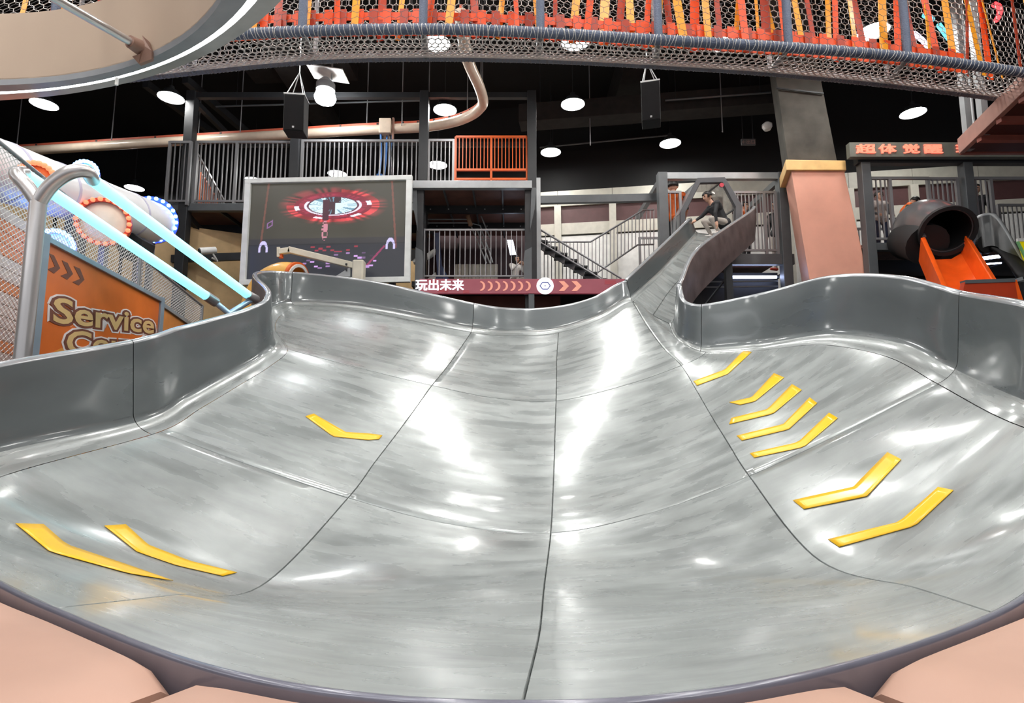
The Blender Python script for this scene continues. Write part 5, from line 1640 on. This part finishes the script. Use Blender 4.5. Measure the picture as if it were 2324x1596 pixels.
M_ROR = mat('red_ring', (0.55, 0.07, 0.03), 0.4)
M_BOR = mat('orange_bulb', (0.8, 0.2, 0.1), 0.4, emit=(1, 0.22, 0.1), estr=1.2)
ring_drum('white drum with a blue glowing bulb ring at the low end of the white tube', 345, 500, 9.1, 54, M_PLW, M_RBL, M_BBL)
ring_drum('white drum with a red bulb ring between the cyan tubes', 236, 505, 7.2, 56, mat('warm_white', (0.9, 0.78, 0.62), 0.4), M_ROR, M_BOR)
ring_drum('orange faced drum with a red bulb ring behind the post arm', 86, 408, 5.9, 38, M_LO, M_ROR, M_BOR)
ring_drum('small drum with a blue bulb ring behind the curved post arm', 196, 392, 8.8, 26, M_PLW, M_RBL, M_BBL)
ring_drum('low drum with a blue bulb ring seen through the fence net', 128, 560, 6.9, 38, M_PLW, M_RBL, M_BBL)
# white slatted ramp seen through the net
rp_ = thing('slatted_ramp', V(-6.0, 6.5, 0), 'white slatted ramp with an orange stripe behind the net fence', 'ramp')
for k in range(16):
    z = 1.9 + k * 0.13
    a = V(-5.5, 4.4, z + 0.25); c = V(-5.75, 8.6, z - 0.35)
    MB().bar(a, c, 0.03, 0.115).build('slat', (mat('orange_slat', (0.80, 0.30, 0.12), 0.5) if k in (4, 9, 12, 13, 14) else mat('white_slat', (0.72, 0.71, 0.68), 0.5)), rp_)
for q in (0.0, 0.5, 1.0):
    p = V(-5.5, 4.4, 0).lerp(V(-5.75, 8.6, 0), q) - V(0.04, 0, 0)
    MB().box2((p.x - .04, p.y - .04, 0), (p.x + .0, p.y + .04, 4.1 - 0.6 * q)).build('upright', M_RAIL, rp_)
# black connector below the tube
o = MB().prism([U(255, 540, 8.3), U(300, 528, 8.3), U(325, 545, 8.3), U(318, 575, 8.3), U(275, 585, 8.3)], (0, 0.3, 0)).build('dark_bin', M_BLACK, bevel=0.01)
tag(o, 'black hopper under the low end of the white tube', 'hopper')
railing('guard_railing', 'small dark railing behind the foot of the stainless post', V(-6.9, 6.6, 1.6), V(-5.9, 7.6, 1.6), 12, 0.9, m=M_STEEL)
oc = thing('ochre_screen_wall', V(-8.5, 11.2, 0), 'ochre panelled partition behind the net fence', 'partition')
for k in range(7):
    a = V(-12.0, 9.4, 0).lerp(V(-5.0, 13.0, 0), k / 7); c = V(-12.0, 9.4, 0).lerp(V(-5.0, 13.0, 0), (k + 0.94) / 7)
    MB().prism([a, c, c + V(0, 0, 5.75), a + V(0, 0, 5.75)], (0.03, -0.03, 0)).build('panel', M_OCHRE, oc)

# security camera on the platform beam
sc_ = thing('security_camera', U(472, 572, 11.3), 'white bullet security camera on the dark platform beam', 'camera')
p = U(472, 570, 11.3)
MB().tube([p + V(0.1, 0.1, 0.05), p + V(-0.1, -0.12, -0.04)], 0.07, 14).build('body', M_WHITE, sc_, smooth=50)
MB().tube([p + V(-0.1, -0.12, -0.04), p + V(-0.11, -0.13, -0.045)], 0.055, 14).build('lens', M_BLACK, sc_, smooth=50)
MB().tube([p + V(0.05, 0.05, 0), p + V(0.12, 0.15, -0.16), U(482, 586, 11.75)], 0.02, 8).build('bracket', M_WHITE, sc_, smooth=50)

# ------------------------------------------------------------------ yellow tube end and cream jib behind the far wall
yt = thing('yellow_tube_slide', U(620, 650, 10.0), 'yellow tube slide end with orange rim behind the slide wall', 'slide')
yp_ = smooth_path([U(572, 760, 9.95), U(582, 700, 9.95), U(606, 650, 9.92), U(640, 630, 9.85), U(672, 632, 9.75)], 6)
M_YP = mat('yellow_plastic', (0.90, 0.50, 0.12), 0.3, coat=0.3)
arc_tube(yp_, 0.265, 0.02).build('tube', M_YP, yt, smooth=60)
d = (yp_[-1] - yp_[-2]).normalized()
arc_tube([yp_[-1] - d * .02, yp_[-1] + d * .04], 0.285, 0.05).build('rim', M_ORANGE, yt, smooth=60)
arc_tube([yp_[-1] + d * .03, yp_[-1] + d * .06], 0.25, 0.05).build('inner_rim', M_WHITE, yt, smooth=60)
MB().box2((yp_[0].x - .05, 9.95, 0), (yp_[0].x + .05, 10.05, yp_[0].z + .1)).build('leg', M_STEEL, yt)
jb = thing('jib_arm', U(815, 640, 9.9), 'cream cranked jib arm on a post in front of the screen', 'jib')
M_JIB = mat('cream_jib', (0.70, 0.66, 0.54), 0.4)
pp = U(815, 600, 9.9)
MB().box2((pp.x - 0.10, 9.8, 0), (pp.x + 0.10, 10.0, zat(592, 9.9))).build('post', M_JIB, jb, bevel=0.03)
MB().bar(U(806, 604, 9.88), U(655, 567, 9.88), 0.1, 0.11).build('arm', M_JIB, jb, bevel=0.01)
MB().bar(U(660, 568, 9.88), U(634, 572, 9.88), 0.1, 0.1).build('arm_head', M_JIB, jb, bevel=0.01)
MB().bar(U(632, 561, 9.86), U(632, 583, 9.86), 0.05, 0.03).build('end_plate', M_JIB, jb)
MB().tube([U(638, 576, 9.9), U(638, 586, 9.9)], 0.04, 10).build('end_knob', M_ORANGE, jb)
for y in (600, 612): MB().box(U(786, y, 9.82), (0.03, 0.03, 0.03)).build('bolt', M_STEEL, jb)
MB().prism([U(795, 606, 9.85), U(795, 628, 9.85), U(760, 628, 9.85)], (0, 0.06, 0)).build('gusset', M_LGREY, jb)
# ------------------------------------------------------------------ people
SKIN = mat('skin', (0.62, 0.36, 0.25), 0.55, var=0.05)
HAIR = mat('black_hair', (0.012, 0.010, 0.009), 0.5)
_b = bmesh.new(); bmesh.ops.create_icosphere(_b, subdivisions=2, radius=1.0); ICO = [v.co.copy() for v in _b.verts]; _b.free()
def capsule(bm, a, c, ra, rb, seg=8):
    a, c = Vector(a), Vector(c)
    vs = []
    for p, r in ((a, ra), (c, rb)):
        vs += [bm.verts.new(p + q * r) for q in ICO]
    res = bmesh.ops.convex_hull(bm, input=vs)
    dead = list({v for v in res['geom_interior'] if isinstance(v, bmesh.types.BMVert)})
    bmesh.ops.delete(bm, geom=dead, context='VERTS')
def person(label, loc, height, yaw, J, cloth, group=None, hair_len=0.0, extra=None):
    """J: joint positions for a 1.7 m figure facing -y; cloth: bone group -> material"""
    k = height / 1.7
    root = thing('person', loc, label, 'person', group)
    root.rotation_euler = (0, 0, yaw)
    bones = []
    def add(a, c, ra, rb, g): bones.append((Vector(a), Vector(c), ra, rb, g))
    D = dict(pelvis=(0, 0, 0.92), chest=(0, 0, 1.25), neck=(0, 0, 1.44), head=(0, -0.01, 1.585),
             shl=(-0.185, 0, 1.38), shr=(0.185, 0, 1.38), ell=(-0.24, 0.02, 1.10), elr=(0.24, 0.02, 1.10), hal=(-0.25, -0.06, 0.86), har=(0.25, -0.06, 0.86),
             hil=(-0.10, 0, 0.90), hir=(0.10, 0, 0.90), knl=(-0.11, -0.02, 0.50), knr=(0.11, -0.02, 0.50), anl=(-0.12, 0.02, 0.08), anr=(0.12, 0.02, 0.08),
             tol=(-0.13, -0.14, 0.035), tor=(0.13, -0.14, 0.035))
    D.update(J)
    D = {n: Vector(v) for n, v in D.items()}
    add(D['pelvis'] + V(-.06, 0, 0), D['pelvis'] + V(.06, 0, 0), 0.13, 0.13, 'top')
    add(D['pelvis'], D['chest'], 0.13, 0.15, 'top')
    add(D['chest'] + (D['shl'] - D['chest']) * .4, D['chest'] + (D['shr'] - D['chest']) * .4, 0.13, 0.13, 'top')
    add(D['shl'], D['shr'], 0.075, 0.075, 'top')
    add((D['chest'] * .3 + D['neck'] * .7), D['neck'].lerp(D['head'], .35), 0.062, 0.055, 'skin')
    hd_ = D['head']; fw_ = (V(0, -1, 0) if 'face' not in D else D['face'].normalized()); upv = (hd_ - D['neck']).normalized()
    add(hd_ + upv * .035, hd_ + upv * .0, 0.098, 0.094, 'skin')
    add(hd_ + fw_ * .035 - upv * .02, hd_ + fw_ * .055 - upv * .075, 0.07, 0.042, 'skin')
    add(hd_ + fw_ * .10 + upv * .0, hd_ + fw_ * .115 - upv * .025, 0.011, 0.017, 'skin')
    sd = fw_.cross(upv).normalized()
    for s in (-1, 1): add(hd_ + sd * .098 * s + upv * .015, hd_ + sd * .10 * s - upv * .025, 0.018, 0.013, 'skin')
    for s in 'lr':
        add(D['sh' + s], D['el' + s], 0.062, 0.046, 'sleeve'); add(D['el' + s], D['ha' + s], 0.045, 0.03, 'forearm')
        ha = D['ha' + s]; dr = (ha - D['el' + s]).normalized(); sdv = dr.cross(V(0, 1, 0.3)).normalized()
        add(ha, ha + dr * .075, 0.030, 0.034, 'skin')
        for q in range(4):
            b0 = ha + dr * .085 + sdv * (q - 1.5) * .020; ln = (0.062, 0.072, 0.068, 0.052)[q]
            mid = b0 + dr * ln * .5; end = mid + dr * ln * .42 + V(0, -0.012, -0.012)
            add(b0, mid, 0.0105, 0.010, 'skin'); add(mid, end, 0.010, 0.0085, 'skin')
        th0 = ha + dr * .03 - sdv * .03
        add(th0, th0 + dr * .045 - sdv * .03, 0.013, 0.010, 'skin')
        add(D['hi' + s], D['kn' + s], 0.088, 0.06, 'legs'); add(D['kn' + s], D['an' + s], 0.058, 0.04, 'legs')
        add(D['an' + s] + V(0, .03, -.03), D['to' + s], 0.042, 0.035, 'shoes')
    bm = bmesh.new()
    for a, c, ra, rb, g in bones: capsule(bm, a, c, ra, rb)
    me = bpy.data.meshes.new('body'); bm.to_mesh(me); bm.free()
    o = bpy.data.objects.new('body', me); COL.objects.link(o)
    md = o.modifiers.new('r', 'REMESH'); md.mode = 'VOXEL'; md.voxel_size = 0.0115; md.use_smooth_shade = True
    ms = o.modifiers.new('s', 'SMOOTH'); ms.factor = 0.5; ms.iterations = 2
    bpy.context.view_layer.update()
    me2 = bpy.data.meshes.new_from_object(o.evaluated_get(bpy.context.evaluated_depsgraph_get()))
    bpy.data.objects.remove(o); bpy.data.meshes.remove(me)
    names = ['skin', 'top', 'sleeve', 'forearm', 'legs', 'shoes']
    cl_ = dict(skin=SKIN, top=M_BLACK, legs=M_BLACK, shoes=M_STEEL); cl_.update(cloth)
    cl_.setdefault('sleeve', cl_['top']); cl_.setdefault('forearm', cl_['sleeve'])
    for n in names: me2.materials.append(cl_[n])
    co = np.empty(len(me2.polygons) * 3); me2.polygons.foreach_get('center', co); co = co.reshape(-1, 3)
    best = np.full(len(co), 1e9); idx = np.zeros(len(co), int)
    for a, c, ra, rb, g in bones:
        A = np.array(a); Bv = np.array(c) - A; L2 = max(Bv @ Bv, 1e-9)
        t = np.clip(((co - A) @ Bv) / L2, 0, 1)
        dist = np.linalg.norm(co - A - t[:, None] * Bv, axis=1) - (ra + (rb - ra) * t)
        m_ = dist < best; best[m_] = dist[m_]; idx[m_] = names.index(g)
    me2.polygons.foreach_set('material_index', idx)
    me2.polygons.foreach_set('use_smooth', [True] * len(me2.polygons))
    me2.transform(Matrix.Scale(k, 4))
    body = bpy.data.objects.new('body', me2); COL.objects.link(body); body.parent = root
    # hair: a cap over the back and top of the skull
    def W_(p): return Vector(p) * k
    bm = bmesh.new(); bmesh.ops.create_uvsphere(bm, u_segments=20, v_segments=14, radius=0.119)
    for v in list(bm.verts):
        p = v.co
        f = p.dot(fw_); u_ = p.dot(upv)
        if f > 0.05 and u_ < 0.045 + 0.25 * max(0, f - .06): v.co = p * 0.72
        elif u_ < -0.05 - hair_len and f <= 0.05: v.co = p * 0.7
        elif hair_len and u_ < 0: v.co = p - upv * hair_len * min(1, -u_ / 0.08)
    bmesh.ops.translate(bm, verts=bm.verts, vec=hd_ + upv * 0.03 - fw_ * 0.008)
    mh = bpy.data.meshes.new('hair'); bm.to_mesh(mh); bm.free(); mh.materials.append(HAIR)
    mh.polygons.foreach_set('use_smooth', [True] * len(mh.polygons)); mh.transform(Matrix.Scale(k, 4))
    h = bpy.data.objects.new('hair', mh); COL.objects.link(h); h.parent = root
    for s in (-1, 1):
        em_ = MB().lathe([(0, -0.012), (0.009, -0.008), (0.012, 0), (0.009, 0.008), (0, 0.012)], Matrix.Translation(W_(hd_ + fw_ * .088 + upv * .022 + sd * .034 * s)), 10).mesh('eye', M_BLACK, smooth=60)
        e_ = bpy.data.objects.new('eye', em_); COL.objects.link(e_); e_.parent = root
    mm = MB().bar(W_(hd_ + fw_ * .098 - upv * .055 - sd * .022), W_(hd_ + fw_ * .098 - upv * .055 + sd * .022), 0.01, 0.008).mesh('mouth', mat('lips', (0.45, 0.16, 0.13), 0.5))
    e_ = bpy.data.objects.new('mouth', mm); COL.objects.link(e_); e_.parent = root
    if extra: extra(root, D, W_)
    return root
VEST = mat('orange_vest', (0.90, 0.16, 0.02), 0.5, var=0.15)
DARKC = mat('dark_cloth', (0.018, 0.019, 0.022), 0.7)
NAVY = mat('navy_cloth', (0.02, 0.03, 0.07), 0.7)
GREYC = mat('grey_jacket', (0.10, 0.11, 0.12), 0.7)
WHITEC = mat('white_cloth', (0.72, 0.70, 0.67), 0.7)
BEIGE = mat('grey_trousers', (0.42, 0.38, 0.34), 0.7)
# child leaning forward at the top of the chute, facing left
cz = SC(1.0, 2.6).z + 0.01
cp_ = SC(1.1, 2.7)
hk = 1.42
def bow(root, D, W_):
    p = W_(D['head'] + V(0.0, 0.115, 0.06))
    m_ = MB()
    for s in (-1, 1):
        m_.tube([p, p + V(s * .05, .01, .03)], [0.012, 0.035], 8)
    me = m_.mesh('hair_bow', WHITEC, smooth=50); o = bpy.data.objects.new('hair_bow', me); COL.objects.link(o); o.parent = root
person('child in black top bending forward at the top of the chute with arms reaching down', V(U(1628, 560, 10.8).x, 10.8, SC(1.0, 2.5).z), hk, math.radians(-78), dict(
    pelvis=(0, 0.20, 0.34), chest=(0, 0.02, 0.66), neck=(0, -0.11, 0.81), head=(0, -0.20, 0.95), face=(0, -1, -0.3),
    shl=(-0.17, -0.06, 0.75), shr=(0.17, -0.06, 0.75), ell=(-0.2, -0.24, 0.56), elr=(0.2, -0.14, 0.50), hal=(-0.16, -0.44, 0.42), har=(0.2, -0.12, 0.29),
    hil=(-0.1, 0.2, 0.33), hir=(0.1, 0.2, 0.33), knl=(-0.14, -0.24, 0.40), knr=(0.14, -0.22, 0.38), anl=(-0.13, -0.06, 0.08), anr=(0.13, -0.02, 0.08), tol=(-0.13, -0.22, 0.04), tor=(0.13, -0.18, 0.04)),
    dict(top=DARKC, forearm=DARKC, legs=BEIGE, shoes=WHITEC), extra=bow)
zpl = ZP
p = U(1531, 540, YC + 0.42)
person('staff member in an orange vest standing beside the hexagonal hood', V(p.x, p.y, zpl), 1.74, math.radians(160), dict(ell=(-0.26, -0.05, 1.1), hal=(-0.2, -0.2, 0.92)), dict(top=VEST, sleeve=DARKC, forearm=SKIN, legs=DARKC))
p = U(1692, 540, YC + 0.8)
person('person in an orange vest behind the chute railing', V(p.x, p.y, zpl), 1.42, math.radians(40), dict(), dict(top=VEST, sleeve=VEST, forearm=DARKC, legs=DARKC))
p = U(1766, 540, YC + 1.2)
person('person in black behind the railing next to the pink column', V(p.x, p.y, zpl), 1.6, math.radians(-60), dict(), dict(top=DARKC, legs=BEIGE, shoes=mat('red_shoes', (0.6, .06, .03), .5)))
# on the tower with the tube slide
p = U(2002, 545, YE + 0.55)
person('seated-looking person in a grey jacket behind the tower railing', V(p.x, p.y, ZE), 1.22, math.radians(5), dict(ell=(-0.27, 0.0, 1.12), elr=(0.27, 0.0, 1.12), hal=(-0.2, -0.2, 1.0), har=(0.2, -0.2, 1.0)),
       dict(top=mat('pale_shirt', (0.45, .40, .37), .7), sleeve=GREYC, forearm=GREYC, legs=NAVY))
p = U(2052, 545, YE + 0.7)
person('person in an orange top leaning over behind the tube slide hood', V(p.x, p.y, ZE), 1.22, math.radians(70), dict(chest=(0, -0.1, 1.22), neck=(0, -0.22, 1.38), head=(0, -0.32, 1.48), shl=(-.18, -.14, 1.34), shr=(.18, -.14, 1.34)), dict(top=VEST, sleeve=mat('dark_green_cloth', (0.03, .05, .04), .7), legs=DARKC))
p = U(2222, 520, YE + 1.0)
person('person in dark clothes standing behind the tower post', V(p.x, p.y, ZE), 1.55, math.radians(-30), dict(), dict(top=DARKC, legs=DARKC))
# in the lounge
p = U(1168, 640, YB + 1.1)
person('person in a white top holding a dark phone under the deck', V(p.x, p.y, LZF - 0.02), 1.0, math.radians(35), dict(
    pelvis=(0, 0, 0.5), chest=(0, -0.05, 0.85), neck=(0, -0.08, 1.05), head=(0, -0.12, 1.19), shl=(-0.2, -0.05, 0.98), shr=(0.2, -0.05, 0.98), ell=(-0.26, -0.2, 0.78), elr=(0.26, -0.2, 0.78),
    hal=(-0.08, -0.36, 0.98), har=(0.1, -0.36, 0.96), hil=(-0.1, 0, 0.48), hir=(0.1, 0, 0.48), knl=(-0.16, -0.4, 0.48), knr=(0.16, -0.4, 0.48), anl=(-0.16, -0.38, 0.08), anr=(0.16, -0.38, 0.08), tol=(-.16, -.5, .04), tor=(.16, -.5, .04)),
    dict(top=WHITEC, sleeve=WHITEC, legs=BEIGE), hair_len=0.12)
o = MB().box((0, 0, 0), (0.08, 0.012, 0.15)).build('phone', M_BLACK, bevel=0.006)
o.location = p + V(0.30, -0.22, 0.0); o.location.z = LZF + 0.62; o.rotation_euler = (0.3, 0.3, 0.6)
tag(o, 'dark phone held up by the person in white', 'phone')
b = thing('lounge_stool', V(p.x, p.y + 0.05, LZF - 0.02), 'round grey stool under the person in white', 'stool')
MB().lathe([(0, 0.20), (0.16, 0.20), (0.17, 0.17), (0.15, 0.15), (0, 0.15)], Matrix.Translation((p.x, p.y + 0.05, LZF - 0.02)), 20).build('seat', M_GREY, b, smooth=40)
MB().lathe([(0.03, 0.15), (0.03, 0.02), (0.13, 0.01), (0.13, 0.0), (0, 0)], Matrix.Translation((p.x, p.y + 0.05, LZF - 0.02)), 16).build('stem', M_STEEL, b, smooth=40)
